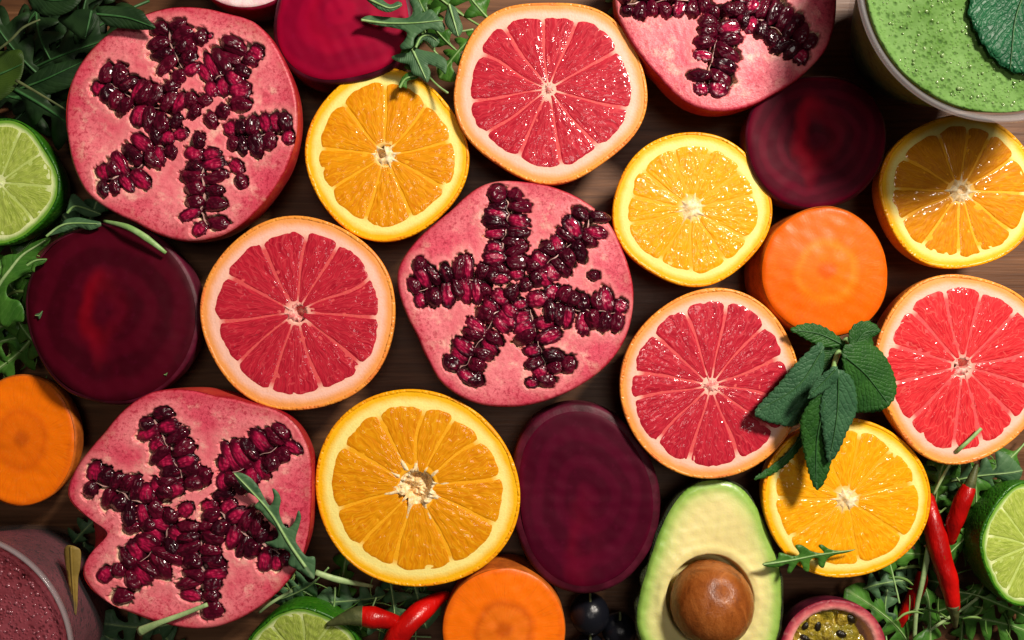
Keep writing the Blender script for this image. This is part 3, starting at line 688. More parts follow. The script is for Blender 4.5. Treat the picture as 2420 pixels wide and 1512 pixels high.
root_half('beetroot_half', 'oval plum-coloured halved beetroot left of the avocado', 'beetroot', (0.42952, 566.9, 869.3),
    [(1870, 235), (1970, 250), (2070, 315), (2145, 410), (2210, 530), (2255, 650), (2270, 760), (2255, 880), (2200, 1010), (2110, 1120), (2000, 1190), (1880, 1215), (1780, 1195), (1690, 1130), (1620, 1030), (1575, 900), (1555, 760), (1550, 600), (1560, 450), (1610, 345), (1690, 270), (1780, 235)],
    0.040, M['beet3'], M['beetskin'], BG, seed=65, bevel=0.004)
root_half('beetroot_half', 'bright magenta halved beetroot cut off by the top edge', 'beetroot', (0.4, 642.5, 0),
    [(40, 100), (25, 180), (32, 250), (62, 330), (120, 398), (200, 445), (300, 465), (420, 455), (520, 428), (640, 402), (720, 375), (780, 320), (800, 240), (795, 100), (770, -60), (680, -190), (520, -270), (360, -280), (200, -220), (90, -90)],
    0.046, M['beet4'], M['beetskin'], BG, seed=67, bevel=0.002, dome=0.004)

M['carrotskin'] = m_simple('carrot_skin', c(166, 82, 26), c(214, 112, 32), 90, 0.55, 0.4, 0.3)
M['carrot1'] = m_carrot('carrot_flesh_bright', c(230, 94, 2), c(244, 104, 2), c(248, 114, 8), c(238, 92, 2), c(252, 128, 18))
M['carrot2'] = m_carrot('carrot_flesh_deep', c(232, 108, 10), c(248, 120, 6), c(238, 112, 8), c(206, 92, 10), c(228, 104, 8))
M['carrot3'] = m_carrot('carrot_flesh_ringed', c(236, 106, 14), c(252, 118, 8), c(236, 116, 20), c(206, 92, 12), c(218, 98, 12))
CG = 'upright cut carrot ends'
root_half('carrot_piece', 'cut carrot end below the small beetroot, above the mint', 'carrot', (1, 0, 0),
    [(1955, 489), (2005, 500), (2050, 533), (2083, 583), (2097, 640), (2092, 690), (2068, 745), (2020, 782), (1955, 793), (1890, 775), (1830, 730), (1803, 670), (1805, 610), (1822, 560), (1855, 527), (1900, 500)],
    0.046, M['carrot1'], M['carrotskin'], CG, seed=71, bevel=0.0006, bulge=0.02, foot=0.8, power=0.4, dome=0.002)
root_half('carrot_piece', 'cut carrot end at the left edge below the big beetroot', 'carrot', (1, 0, 0),
    [(172 - 122 + 122 * math.cos(a), 1041 - 156 * math.sin(a)) for a in np.linspace(0, 6.2, 24)],
    0.030, M['carrot2'], M['carrotskin'], CG, seed=73, bevel=0.0008, bulge=0.0, foot=0.25, power=0.7)
root_half('carrot_piece', 'cut carrot end at the bottom edge with a clear core ring', 'carrot', (1, 0, 0),
    [(1190 + 144 * math.cos(a), 1490 - 146 * math.sin(a)) for a in np.linspace(0, 6.2, 24)],
    0.044, M['carrot3'], M['carrotskin'], CG, seed=75, bevel=0.0005, bulge=0.0, foot=0.8, power=0.5)

# white-fleshed half peeking in at the top
M['redskin'] = m_simple('red_peel', c(120, 10, 40), c(150, 20, 54), 80, 0.4)
M['whiteflesh'] = m_simple('white_flesh', c(250, 232, 232), c(244, 196, 204), 140, 0.45, 0.3, 0.4, sss=0.1)
root_half('onion_half', 'white-fleshed half with thin purple-red skin peeking in at the top edge', 'onion', (1, 0, 0),
    [(578 + 128 * math.cos(a), -86 - 100 * math.sin(a)) for a in np.linspace(0, 6.2, 24)],
    0.040, M['whiteflesh'], M['redskin'], None, seed=77, bevel=0.0012, bulge=0.0, foot=0.4)

# ------------------------------------------------------------------ avocado
def avocado():
    f, ox, oy = 0.525, 1474.1, 718.1
    out = [(420, 792), (490, 800), (540, 835), (590, 905), (630, 985), (660, 1065), (690, 1155), (708, 1250), (714, 1340), (706, 1430), (685, 1520), (640, 1600), (560, 1665), (440, 1700), (300, 1690),
           (175, 1635), (98, 1555), (62, 1470), (58, 1400), (72, 1320), (100, 1220), (135, 1110), (175, 1000), (225, 905), (290, 825), (350, 798)]
    cx, cy = 385, 1310; zc = 0.040; sk = PX(zc); um = f * sk
    p = W(cx * f + ox, cy * f + oy, zc)
    root = thing('avocado_half', 'halved avocado with its brown stone, at the bottom edge', 'avocado', (p.x, p.y, 0))
    th, R = polar_outline(out, cx, cy, 288, 3.0); R = R * um; n = len(th)
    w1 = Wob(81, 150, 8); w2 = Wob(82, 900, 10); w3 = Wob(83, 2.2, 8)
    sx, sy, srx, sry = 0.0, -25 * um, 186 * um, 196 * um
    fr = np.concatenate([np.linspace(0.01, 0.9, 70), np.linspace(0.91, 1.0, 12)])
    FR, TH = np.meshgrid(fr, th, indexing='ij'); X = FR * R * np.cos(TH); Y = FR * R * np.sin(TH)
    d = np.sqrt(((X - sx) / srx) ** 2 + ((Y - sy) / sry) ** 2)
    edge = (1 - FR) * R
    Z = 0.0007 * w1(X, Y) + 0.0001 * w2(X, Y) - 0.012 * smooth01((1.08 - d) / 0.16) + 0.0006 * np.exp(-((d - 1.2) / 0.1) ** 2)
    Z -= 0.0016 * np.clip((FR - 0.93) / 0.07, 0, 1) ** 2
    V = np.stack([X, Y, Z], -1).reshape(-1, 3)
    # distance to the peel, kept as an attribute for the green rim of the flesh
    pts = np.stack([R * np.cos(th), R * np.sin(th)], -1)
    de = np.sqrt(((V[:, None, :2] - pts[None, ::2]) ** 2).sum(-1)).min(1)
    t = T('avocado_flesh'); o = t.objc(); a = t.attr('edge', 'Fac'); nn = t.noise(o, 60, 3); n2 = t.noise(o, 500, 3, 0.6); n4 = t.noise(t.vmul(o, (1, 0.25, 1)), 160, 3)
    aa = t.math('ADD', a, t.math('MULTIPLY', t.math('SUBTRACT', nn, 0.5), 0.35))
    col = t.ramp(aa, [(0.0, c(70, 110, 30)), (0.06, c(124, 168, 66)), (0.30, c(168, 200, 100)), (0.56, c(218, 220, 142)), (1.0, c(236, 222, 152))])
    col = t.mix(t.math('MULTIPLY', t.step(n4, 0.5, 0.75), 0.18), col, c(200, 190, 110))
    mf = t.fin(col, 0.34, t.bump(t.math('ADD', n2, t.math('MULTIPLY', nn, 2.0)), 0.3, 0.0006), 0.45, 0.2, (0.004, 0.003, 0.001), coat=0.25, coatr=0.2)
    obj('flesh', mesh('flesh', V, ringfaces(n, len(fr)) + [list(range(n))[::-1]], mf, {'edge': np.clip(de / 0.0125, 0, 1)}), root, (0, 0, zc))
    ms = m_simple('avocado_skin', c(22, 30, 12), c(52, 58, 24), 220, 0.5, 0.9, 0.4, 0.0012)
    V = []; phis = np.linspace(0, 1.45, 22)
    jit = 0.0005 * w3(np.cos(th) * 9, np.sin(th) * 9)
    for ph in phis:
        b = 0.0009 + (jit if ph < 0.3 else 0)
        V += [((r + q) * math.cos(ph) ** 0.8 * math.cos(tt), (r + q) * math.cos(ph) ** 0.8 * math.sin(tt), -0.0016 - (zc - 0.002) * math.sin(ph)) for r, tt, q in zip(R, th, np.zeros(n) + b)]
    rim = [((r - 0.0002) * math.cos(tt), (r - 0.0002) * math.sin(tt), -0.0012) for r, tt in zip(R, th)]
    V = rim + V
    obj('skin', mesh('skin', V, [q[::-1] for q in ringfaces(n, len(phis) + 1)] + [list(range(len(phis) * n, len(phis) * n + n))], ms), root, (0, 0, zc))
    t = T('avocado_stone'); o = t.objc(); n1 = t.noise(t.vmul(o, (1.0, 0.5, 1)), 2.2, 6, 0.7, 0.8); n2 = t.noise(o, 9, 5, 0.7)
    col = t.ramp(n1, [(0.3, c(104, 50, 16)), (0.5, c(146, 78, 28)), (0.7, c(176, 104, 48))])
    col = t.mix(t.math('MULTIPLY', t.step(n2, 0.55, 0.75), 0.4), col, c(84, 36, 12))
    mst = t.fin(col, 0.27, t.bump(t.math('ADD', n1, n2), 0.2, 0.03), 0.5)
    V = IV.copy(); wq = Wob(85, 2, 6)
    V = V * (1 + 0.018 * wq(V[:, 0] + V[:, 2], V[:, 1]))[:, None]
    obj('stone', mesh('stone', V, IF, mst), root, (sx, sy, zc + 0.004), (0, 0, 0.1), (srx * 0.985, sry * 0.985, srx * 0.90))
    return root
avocado()

# ------------------------------------------------------------------ passion fruit
def passion():
    zc = 0.034; sk = PX(zc); p = W(1970, 1536, zc)
    root = thing('passion_fruit_half', 'halved passion fruit with purple skin at the bottom edge', 'passion fruit', (p.x, p.y, 0))
    rx, ry = 126 * sk, 120 * sk; n = 120; th = np.linspace(0, 2 * np.pi, n, endpoint=False)
    w = Wob(91, 1.6, 6); R = rx * ry / np.sqrt((ry * np.cos(th)) ** 2 + (rx * np.sin(th)) ** 2) * (1 + 0.01 * w(np.cos(th) * 2, np.sin(th) * 2))
    V = []; phis = np.linspace(0, 1.45, 18)
    for ph in phis: V += [(r * math.cos(ph) * math.cos(t), r * math.cos(ph) * math.sin(t), -0.0006 - (zc - 0.0008) * math.sin(ph)) for r, t in zip(R, th)]
    obj('skin', mesh('skin', V, [q[::-1] for q in ringfaces(n, len(phis))] + [list(range((len(phis) - 1) * n, len(phis) * n))], m_simple('passion_skin', c(66, 14, 32), c(112, 36, 54), 90, 0.4, 0.3)), root, (0, 0, zc))
    prof = [(1.0, -0.0006), (0.985, 0.0002), (0.95, 0.0004), (0.86, 0.0), (0.80, -0.0006), (0.77, -0.003), (0.72, -0.008), (0.55, -0.012), (0.3, -0.014), (0.05, -0.0145)]
    V, rad = [], []; w2 = Wob(92, 1200, 10)
    for f, z in prof:
        for r, t in zip(R, th):
            x, y = r * f * math.cos(t), r * f * math.sin(t); V.append((x, y, z + 0.0003 * float(w2(x, y)))); rad.append(f)
    t = T('passion_pith'); o = t.objc(); nz = t.noise(o, 140, 3); nz2 = t.noise(t.vmul(o, (1, 1, 1)), 420, 3)
    rr = t.math('ADD', t.attr('rad', 'Fac'), t.math('MULTIPLY', t.math('SUBTRACT', nz, 0.5), 0.12))
    col = t.ramp(rr, [(0.4, c(220, 170, 120)), (0.74, c(240, 180, 150)), (0.80, c(242, 172, 160)), (0.89, c(224, 112, 116)), (0.97, c(140, 34, 54))])
    col = t.mix(t.math('MULTIPLY', t.step(nz2, 0.5, 0.7), 0.15), col, c(250, 190, 176))
    obj('pith', mesh('pith', V, ringfaces(n, len(prof)) + [list(range((len(prof) - 1) * n, len(prof) * n))], t.fin(col, 0.5, t.bump(nz2, 0.4, 0.0008), 0.4), {'rad': rad}), root, (0, 0, zc))
    # pulp sacs, each with a dark seed inside
    t = T('passion_pulp'); r = t.rnd(); nz = t.noise(t.objc(), 1.8, 3)
    col = t.mix(t.step(nz, 0.35, 0.65), c(134, 112, 22), c(186, 160, 60))
    col = t.mix(t.math('MULTIPLY', r, 0.5), col, c(110, 112, 30))
    mp = t.fin(col, 0.12, t.bump(nz, 0.3, 0.3), 0.5, coat=0.6, coatr=0.05)
    msd = m_simple('passion_seed', c(24, 18, 10), c(40, 34, 18), 60, 0.2)
    rng = np.random.RandomState(5)
    sac = mesh('pulp_sac', IV * (1 + 0.10 * Wob(95, 2.2, 6)(IV[:, 0] + IV[:, 2], IV[:, 1]))[:, None], IF, mp)
    sd = mesh('seed', icos(2)[0] * np.array([0.55, 0.34, 0.3]), icos(2)[1], msd)
    done = []
    for tries in range(900):
        a, q = rng.rand() * 6.283, math.sqrt(rng.rand()) * 0.66
        x, y = q * rx * math.cos(a), q * ry * math.sin(a)
        if all(math.hypot(x - u, y - v) > 0.0056 for u, v in done):
            done.append((x, y))
            s = 0.0046 + 0.0014 * rng.rand(); z = -0.0045 - 0.002 * rng.rand() - 0.002 * (q / 0.66) ** 2
            o = obj('pulp_sac', sac, root, (x, y, zc + z), ((rng.rand() - .5) * .5, (rng.rand() - .5) * .5, rng.rand() * 6), (s * 1.15, s, s * 0.7))
            if len(done) % 2 == 0: obj('seed', sd, root, (x + 0.001, y + 0.0005, zc + z + s * 0.55), (0.2, 0.1, rng.rand() * 3), (s, s, s))
    return root
passion()

# ------------------------------------------------------------------ chillies
M['chili'] = m_simple('chilli_skin', c(204, 16, 10), c(160, 6, 6), 60, 0.3, 0.35, 0.45, 0.0015, (1, 0.5, 1))
M['chilistem'] = m_simple('chilli_stem', c(66, 74, 40), c(92, 96, 56), 200, 0.5, 0.4)
def chili(label, pts, rad, stem, srad):
    P = [W(*q) for q in pts]; b = Vector((P[0].x, P[0].y, 0.0))
    root = thing('red_chilli', label, 'chilli', b, group='small red chillies')
    V, F = tube([q - b for q in P], [r * S for r in rad], 20)
    V = np.array(V); w = Wob(int(abs(pts[0][0])) + 3, 420, 8); V[:, 2] += 0.00045 * w(V[:, 0], V[:, 1]); V[:, 0] += 0.0003 * w(V[:, 1], V[:, 2])
    obj('fruit_body', mesh('fruit_body', V, F, M['chili']), root)
    V, F = tube([W(*q) - b for q in stem], [r * S for r in srad], 12)
    obj('stem', mesh('stem', V, F, M['chilistem']), root)
chili('red chilli lying steeply under the wet orange, dark stem end towards the bottom', [(2252, 1438, .030), (2240, 1372, .031), (2218, 1290, .029), (2200, 1225, .026), (2188, 1170, .020)], [15, 22, 25, 23, 16],
      [(2250, 1428, .031), (2254, 1452, .029), (2257, 1482, .024)], [16, 11, 4])
chili('short red chilli with its stem pointing up, beside the right lime', [(2290, 1150, .036), (2276, 1180, .036), (2256, 1232, .033), (2240, 1285, .024)], [15, 20, 19, 12],
      [(2288, 1156, .036), (2295, 1135, .037), (2308, 1096, .036)], [16, 11, 4])
chili('dull red chilli buried in arugula below the crossed chillies', [(2180, 1352, .012), (2168, 1390, .013), (2146, 1432, .012), (2118, 1490, .008)], [12, 19, 17, 8],
      [(2180, 1360, .012), (2190, 1335, .010), (2200, 1316, .010)], [10, 6, 4])
chili('red chilli with a dark stem crossing the bottom lime', [(848, 1455, .040), (880, 1459, .040), (920, 1466, .037), (962, 1474, .030)], [22, 26, 20, 8],
      [(856, 1455, .040), (838, 1456, .0405), (812, 1462, .041), (772, 1476, .040)], [25, 22, 15, 4])
chili('glossy red chilli pointing up beside the bottom carrot end', [(918, 1540, .034), (945, 1494, .036), (985, 1452, .034), (1022, 1424, .028), (1058, 1404, .020)], [22, 29, 26, 20, 9],
      [(922, 1532, .034), (908, 1560, .032), (900, 1585, .030)], [18, 12, 6])

# ------------------------------------------------------------------ grapes
M['grape'] = m_simple('grape_skin', c(14, 14, 20), c(24, 26, 34), 150, 0.22, 0.12, 0.5)
for lab, x, y, r, z in (('black grape in front, between carrot end and avocado', 1392, 1450, 47, .020), ('black grape touching the left side of the avocado', 1462, 1488, 40, .017),
                        ('black grape cut off by the bottom edge beside the carrot end', 1392, 1546, 46, .017), ('black grape half hidden under the avocado at the bottom edge', 1478, 1560, 44, .015)):
    p = W(x, y, z); s = r * PX(z)
    root = thing('grape', lab, 'grape', (p.x, p.y, 0), (0, 0, 0), 'black grapes')
    V = IV * (1 + 0.01 * Wob(int(x), 1.8, 5)(IV[:, 0], IV[:, 1] + IV[:, 2]))[:, None] * np.array([1, 1.04, 1.0])
    obj('berry', mesh('berry', V, IF, M['grape']), root, (0, 0, z), (0.3, 0.4, x), (s, s, s))
    V, F = tube([(0, 0, z + s * 0.6), (0.0, s * .95, z + s * 0.55), (0, s * 1.25, z + s * .5)], [0.0008, 0.0008, 0.0006], 6)
    obj('stalk', mesh('stalk', V, F, M['chilistem']), root)

# ------------------------------------------------------------------ smoothie glasses
def smoothie(name, label, px, py, Rpx, zrim, rbase, colors, seed, level=0.004):
    sk = PX(zrim); p = W(px, py, zrim); R = Rpx * sk
    root = thing(name, label, 'smoothie', (p.x, p.y, 0))
    n = 128; th = np.linspace(0, 2 * np.pi, n, endpoint=False)
    zz = np.linspace(0, 1, 14)
    outer = [(rbase + (R * 0.965 - rbase) * (s ** 0.8), 0.0006 + s * (zrim - 0.0056)) for s in zz]
    lip = [(R * 0.992, zrim - 0.0035), (R, zrim - 0.002), (R * 0.998, zrim - 0.0006), (R * 0.99, zrim), (R * 0.975, zrim - 0.0004), (R * 0.965, zrim - 0.0016)]
    inner = [(r - 0.0024, z) for r, z in outer[::-1] if z > 0.004]
    inner = inner + [(rbase * 0.6, 0.005), (0.0005, 0.005)]
    prof = [(0.0005, 0.0006)] + outer + [(R * 0.972, zrim - 0.0045), (R * 0.968, zrim - 0.004)] + inner
    V = [(r * math.cos(t), r * math.sin(t), z) for r, z in prof for t in th]
    def plastic(nm, fac, base, rough):
        t = T(nm); m = t.fin(base, rough, t.bump(t.noise(t.vmul(t.objc(), (1, 1, 6)), 120, 2), 0.05, 0.0006), 0.6)
        tr = t.N.new('ShaderNodeBsdfTransparent'); tr.inputs[0].default_value = (0.94, 0.94, 0.95, 1)
        ms = t.N.new('ShaderNodeMixShader'); ms.inputs[0].default_value = fac
        t.L.new(tr.outputs[0], ms.inputs[1]); t.L.new(t.b.outputs[0], ms.inputs[2]); t.L.new(ms.outputs[0], t.out.inputs[0]); return m
    cup = obj('cup', mesh('cup', V, ringfaces(n, len(prof)), plastic(name + '_cup', 0.09, (0.30, 0.30, 0.32, 1), 0.06)), root)
    lp = [(R * 0.960, zrim - 0.0050), (R * 0.985, zrim - 0.0042)] + lip + [(R * 0.945, zrim - 0.0034), (R * 0.935, zrim - 0.0050), (R * 0.960, zrim - 0.0051)]
    V = [(r * math.cos(t), r * math.sin(t), z) for r, z in lp for t in th]
    obj('lip', mesh('lip', V, ringfaces(n, len(lp)), plastic(name + '_lip', 0.22, (0.55, 0.53, 0.54, 1), 0.12)), root)
    rl = lambda z: max(rbase * 0.5, np.interp(z, [q[1] for q in outer], [q[0] for q in outer]) - 0.0027)
    ztop = zrim - level
    side = [(rl(z), z) for z in np.linspace(0.0055, ztop, 12)]
    V = [(0.0005 * math.cos(tt), 0.0005 * math.sin(tt), 0.0055) for tt in th] + [(r * math.cos(tt), r * math.sin(tt), z) for r, z in side for tt in th]
    wv = Wob(seed, 90, 8); w2 = Wob(seed + 1, 500, 12); rt = side[-1][0]
    for f in np.concatenate([[0.99, 0.97], np.linspace(0.94, 0.02, 46)]):
        for tt in th:
            x, y = rt * f * math.cos(tt), rt * f * math.sin(tt)
            V.append((x, y, ztop - 0.0006 + 0.001 * smooth01((f - 0.93) / 0.07) + 0.0005 * float(wv(x, y)) * (1 - f ** 6) + 0.00018 * float(w2(x, y))))
    t = T(name + '_foam'); o = t.objc(); v1 = t.vor(o, 330); v2 = t.vor(o, 170); n1 = t.noise(o, 60, 4, 0.6); n2 = t.noise(o, 700, 3, 0.6); v3 = t.vor(o, 620)
    col = t.mix(t.step(n1, 0.35, 0.68), colors[0], colors[1])
    col = t.mix(t.math('MULTIPLY', t.step(v1, 0.42, 0.12), 0.5), col, colors[2])
    pits = t.math('MULTIPLY', t.step(v2, 0.30, 0.12), t.step(n1, 0.42, 0.56))
    col = t.mix(t.math('MULTIPLY', pits, 0.75), col, colors[2])
    col = t.mix(t.math('MULTIPLY', t.step(n2, 0.55, 0.75), 0.3), col, colors[3])
    hh = t.math('ADD', t.math('MULTIPLY', t.step(v1, 0.45, 0.0), -0.7), t.math('MULTIPLY', t.step(v3, 0.5, 0.0), 0.5))
    hh = t.math('ADD', hh, t.math('MULTIPLY', pits, -0.8))
    mf = t.fin(col, 0.6, t.bump(hh, 0.7, 0.0009), 0.15)
    rings = 1 + len(side) + 48
    obj('smoothie_fill', mesh('smoothie_fill', V, ringfaces(n, rings) + [list(range((rings - 1) * n, rings * n))], mf), root)
    # froth bubbles standing on the surface, joined into one mass
    rb = np.random.RandomState(seed + 7); BV, BF = icos(2); BV = BV * np.array([1, 1, 0.75]); VV, FF = [], []
    for q in range(1500):
        a, rr = rb.rand() * 6.283, rt * 0.97 * math.sqrt(rb.rand()); r_ = 0.0002 + 0.0008 * rb.rand() ** 3
        x, y = rr * math.cos(a), rr * math.sin(a); base = len(VV) * len(BV)
        VV.append(BV * r_ + np.array([x, y, ztop - 0.0006 + 0.0005 * float(wv(x, y)) * (1 - (rr / rt) ** 6)])); FF += [[i_ + base for i_ in f_] for f_ in BF]
    t = T(name + '_bubble'); mb = t.fin(t.mix(t.noise(t.objc(), 300, 2), colors[1], colors[3]), 0.16, None, 0.6, coat=0.6, coatr=0.1)
    bo = obj('froth', mesh('froth', np.vstack(VV), FF, mb), root); bo['kind'] = 'stuff'
    return root
smoothie('green_smoothie', 'green foamy smoothie in a clear cup at the top right corner', 2372, -58, 346, 0.100, 0.028,
         [c(108, 148, 76), c(84, 124, 50), c(44, 78, 28), c(146, 172, 112)], 101)
smoothie('berry_smoothie', 'purple berry smoothie in a clear cup at the bottom left corner', -132, 1556, 302, 0.080, 0.042,
         [c(140, 64, 74), c(114, 44, 52), c(66, 14, 22), c(158, 92, 104)], 103)

# ------------------------------------------------------------------ leaves
def inside(poly, x, y):
    r = False; n = len(poly)
    for i in range(n):
        x0, y0 = poly[i]; x1, y1 = poly[(i + 1) % n]
        if (y0 > y) != (y1 > y) and x < (x1 - x0) * (y - y0) / (y1 - y0) + x0: r = not r
    return r
def leaf_sheet(poly, axis, step, zfun, mat, seed=0, serrate=0.0, smoothc=True, thick=0.00025):
    """poly, axis in local metres -> a thick curved blade mesh with (t, s) coordinates along / across the midrib."""
    P = [np.array(p, float) for p in poly]; n = len(P); B = []
    for i in range(n):
        p0, p1, p2, p3 = P[i - 1], P[i], P[(i + 1) % n], P[(i + 2) % n]
        m = max(1, int(np.linalg.norm(p2 - p1) / (step * 0.5)))
        for j in range(m):
            t = j / m
            q = 0.5 * ((2 * p1) + (p2 - p0) * t + (2 * p0 - 5 * p1 + 4 * p2 - p3) * t * t + (3 * p1 - p0 - 3 * p2 + p3) * t ** 3) if smoothc else p1 + (p2 - p1) * t
            B.append(q)
    if serrate:
        cen = sum(B) / len(B); N = len(B)
        per = 4
        B2 = []
        for i, q in enumerate(B):
            tn = B[(i + 1) % N] - B[i - 1]; tn = tn / (np.linalg.norm(tn) + 1e-9); nr = np.array([tn[1], -tn[0]])
            if np.dot(nr, q - cen) < 0: nr = -nr
            B2.append(q + nr * serrate * ((i % per) / (per - 1) - 0.5))
        B = B2
    rng = np.random.RandomState(seed)
    xs = [b[0] for b in B]; ys = [b[1] for b in B]
    pts = [(b[0], b[1]) for b in B]; nb = len(pts); inner = []
    y = min(ys)
    while y < max(ys):
        x = min(xs)
        while x < max(xs):
            q = (x + (rng.rand() - 0.5) * step * 0.4, y + (rng.rand() - 0.5) * step * 0.4)
            if inside(pts, *q) and min((q[0] - b[0]) ** 2 + (q[1] - b[1]) ** 2 for b in B) > (step * 0.4) ** 2: inner.append(q)
            x += step
        y += step
    K = 1000.0
    v, e, f, _, _, _ = geometry.delaunay_2d_cdt([Vector((q[0] * K, q[1] * K)) for q in pts + inner], [], [list(range(nb))], 1, 1e-4)
    V2 = np.array([(q.x / K, q.y / K) for q in v]); F = [tuple(q) for q in f]
    ax = resample([np.array(a, float) for a in axis], step * 0.4); Lx = np.linalg.norm(np.diff(ax, axis=0), axis=1).sum()
    d = ((V2[:, None] - ax[None]) ** 2).sum(-1); k = d.argmin(1)
    tt = k / max(1, len(ax) - 1); tang = np.gradient(ax, axis=0); tang /= np.linalg.norm(tang, axis=1)[:, None] + 1e-9
    dv = V2 - ax[k]; ss = dv[:, 1] * tang[k, 0] - dv[:, 0] * tang[k, 1]
    Z = zfun(tt, ss, V2[:, 0], V2[:, 1])
    top = np.column_stack([V2, Z]); nv = len(top); bot = top - np.array([0, 0, thick])
    # consistent winding
    FF = []
    for a, b, cc in F:
        A_, B_, C_ = V2[a], V2[b], V2[cc]
        if (B_[0] - A_[0]) * (C_[1] - A_[1]) - (B_[1] - A_[1]) * (C_[0] - A_[0]) < 0: a, b, cc = a, cc, b
        FF.append((a, b, cc))
    ec = {}
    for f_ in FF:
        for i in range(3):
            q = (f_[i], f_[(i + 1) % 3]); ec[q] = 1
    G = list(FF) + [(a + nv, cc + nv, b + nv) for a, b, cc in FF] + [(a, a + nv, b + nv, b) for (a, b) in ec if (b, a) not in ec]
    lc = np.column_stack([tt, ss / (Lx + 1e-9) * 2.0, np.zeros(nv)])
    m = mesh('blade', np.vstack([top, bot]), G, mat, {'lc': np.vstack([lc, lc])})
    zax = zfun(np.linspace(0, 1, len(ax)), np.zeros(len(ax)), ax[:, 0], ax[:, 1])
    return m, np.column_stack([ax, zax])
def rib_mesh(ax, r0, r1, mat, lift=0.0002):
    s = ax[::max(1, len(ax) // 9)]
    if len(s) < 3: s = ax
    V, F = tube([(a[0], a[1], a[2] + lift) for a in s], list(np.linspace(r0, r1, len(s))), 6)
    return mesh('midrib', V, F, mat)

M['arugula'] = m_leaf('arugula_leaf', c(52, 104, 34), c(84, 140, 50), c(150, 186, 110))
M['arugula_grey'] = m_leaf('arugula_leaf_grey', c(62, 100, 68), c(92, 132, 88), c(160, 186, 140), 0.5)
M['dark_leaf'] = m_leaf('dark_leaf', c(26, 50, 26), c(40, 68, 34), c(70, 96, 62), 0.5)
M['olive_leaf'] = m_leaf('olive_leaf', c(48, 72, 22), c(66, 92, 30), c(84, 108, 50), 0.5)
M['dark_rib'] = m_simple('dark_stalk', c(74, 84, 52), c(96, 104, 66), 200, 0.5, 0.2)
M['mint'] = m_leaf('mint_leaf', c(34, 82, 32), c(58, 112, 42), c(84, 130, 84), 0.5, 0.4)
M['mint_light'] = m_leaf('mint_leaf_light', c(50, 94, 62), c(70, 118, 78), c(104, 146, 104), 0.55, 0.4)
M['mint_teal'] = m_leaf('mint_leaf_teal', c(22, 84, 52), c(36, 110, 66), c(18, 66, 40), 0.4, 0.6)
M['mint_rib'] = m_simple('mint_rib', c(44, 88, 44), c(64, 108, 60), 200, 0.45, 0.2)
M['rib'] = m_simple('leaf_rib', c(128, 168, 96), c(158, 190, 128), 200, 0.4, 0.2)
M['rib_pale'] = m_simple('leaf_stalk_pale', c(150, 180, 120), c(176, 200, 140), 200, 0.4, 0.2)

def traced_leaf(name, label, cat, tr, outline, axis, z0, rise=0.0, cup=0.0, wave=0.0006, mat='arugula', seed=1, serr=0.0, step=0.0022, ribr=(0.0007, 0.00025), parent=None, group=None, ribmat='rib'):
    f, ox, oy = tr; sk = PX(z0) * f
    cx = sum(q[0] for q in outline) / len(outline); cy = sum(q[1] for q in outline) / len(outline)
    p = W(cx * f + ox, cy * f + oy, z0)
    loc = lambda q: ((q[0] - cx) * sk, -(q[1] - cy) * sk)
    w = Wob(seed, 130, 8)
    zf = lambda t, s, x, y: rise * (t - 0.5) + cup * s * s + wave * w(x, y)
    bl, ax = leaf_sheet([loc(q) for q in outline], [loc(q) for q in axis], step, zf, M[mat], seed, serr)
    if parent is None:
        root = thing(name, label, cat, (p.x, p.y, z0), group=group)
        obj('blade', bl, root); obj('midrib', rib_mesh(ax, *ribr, M[ribmat]), root)
    else:
        o = obj(name, bl, parent, (p.x - parent.location.x, p.y - parent.location.y, z0 - parent.location.z))
        obj('midrib', rib_mesh(ax, *ribr, M[ribmat]), o); root = o
    return root
Z6, Z8, Z2 = (0.425, 0, 869.3), (0.525, 1474.1, 718.1), (0.4, 642.5, 0)
ARU = 'arugula leaves on the fruit'
traced_leaf('arugula_leaf', 'long lobed arugula leaf lying across the lower left pomegranate', 'arugula', Z6,
    [(1310, 580), (1335, 635), (1380, 685), (1440, 730), (1415, 768), (1450, 800), (1490, 850), (1530, 890), (1545, 935), (1520, 960), (1470, 975), (1520, 1000), (1580, 1012), (1612, 1040), (1600, 1095), (1660, 1130), (1700, 1160), (1740, 1178),
     (1748, 1120), (1745, 1055), (1700, 1050), (1660, 1000), (1640, 955), (1660, 880), (1670, 830), (1655, 795), (1632, 860), (1600, 892), (1572, 870), (1550, 800), (1560, 735), (1545, 690), (1515, 668), (1522, 720), (1500, 765), (1470, 720), (1440, 660), (1400, 608), (1350, 580)],
    [(1310, 580), (1400, 680), (1500, 800), (1560, 900), (1620, 1000), (1740, 1170)], 0.0565, rise=-0.004, mat='arugula_grey', seed=201, group=ARU, step=0.0018, ribr=(0.0003, 0.0008))
traced_leaf('arugula_leaf', 'small jagged arugula leaf at the lower edge of the wet orange', 'arugula', Z8,
    [(625, 1168), (690, 1150), (700, 1120), (760, 1135), (790, 1125), (770, 1088), (800, 1085), (850, 1115), (900, 1120), (875, 1090), (890, 1082), (930, 1105), (980, 1110), (1042, 1105), (1000, 1120), (950, 1130), (915, 1150), (900, 1188), (880, 1180), (870, 1145), (840, 1155), (835, 1204), (812, 1200), (792, 1160), (750, 1212), (735, 1205), (742, 1170), (690, 1185), (640, 1182)],
    [(625, 1172), (760, 1152), (880, 1128), (1040, 1106)], 0.049, mat='arugula', seed=203, group=ARU, step=0.0014, ribr=(0.0005, 0.0002))
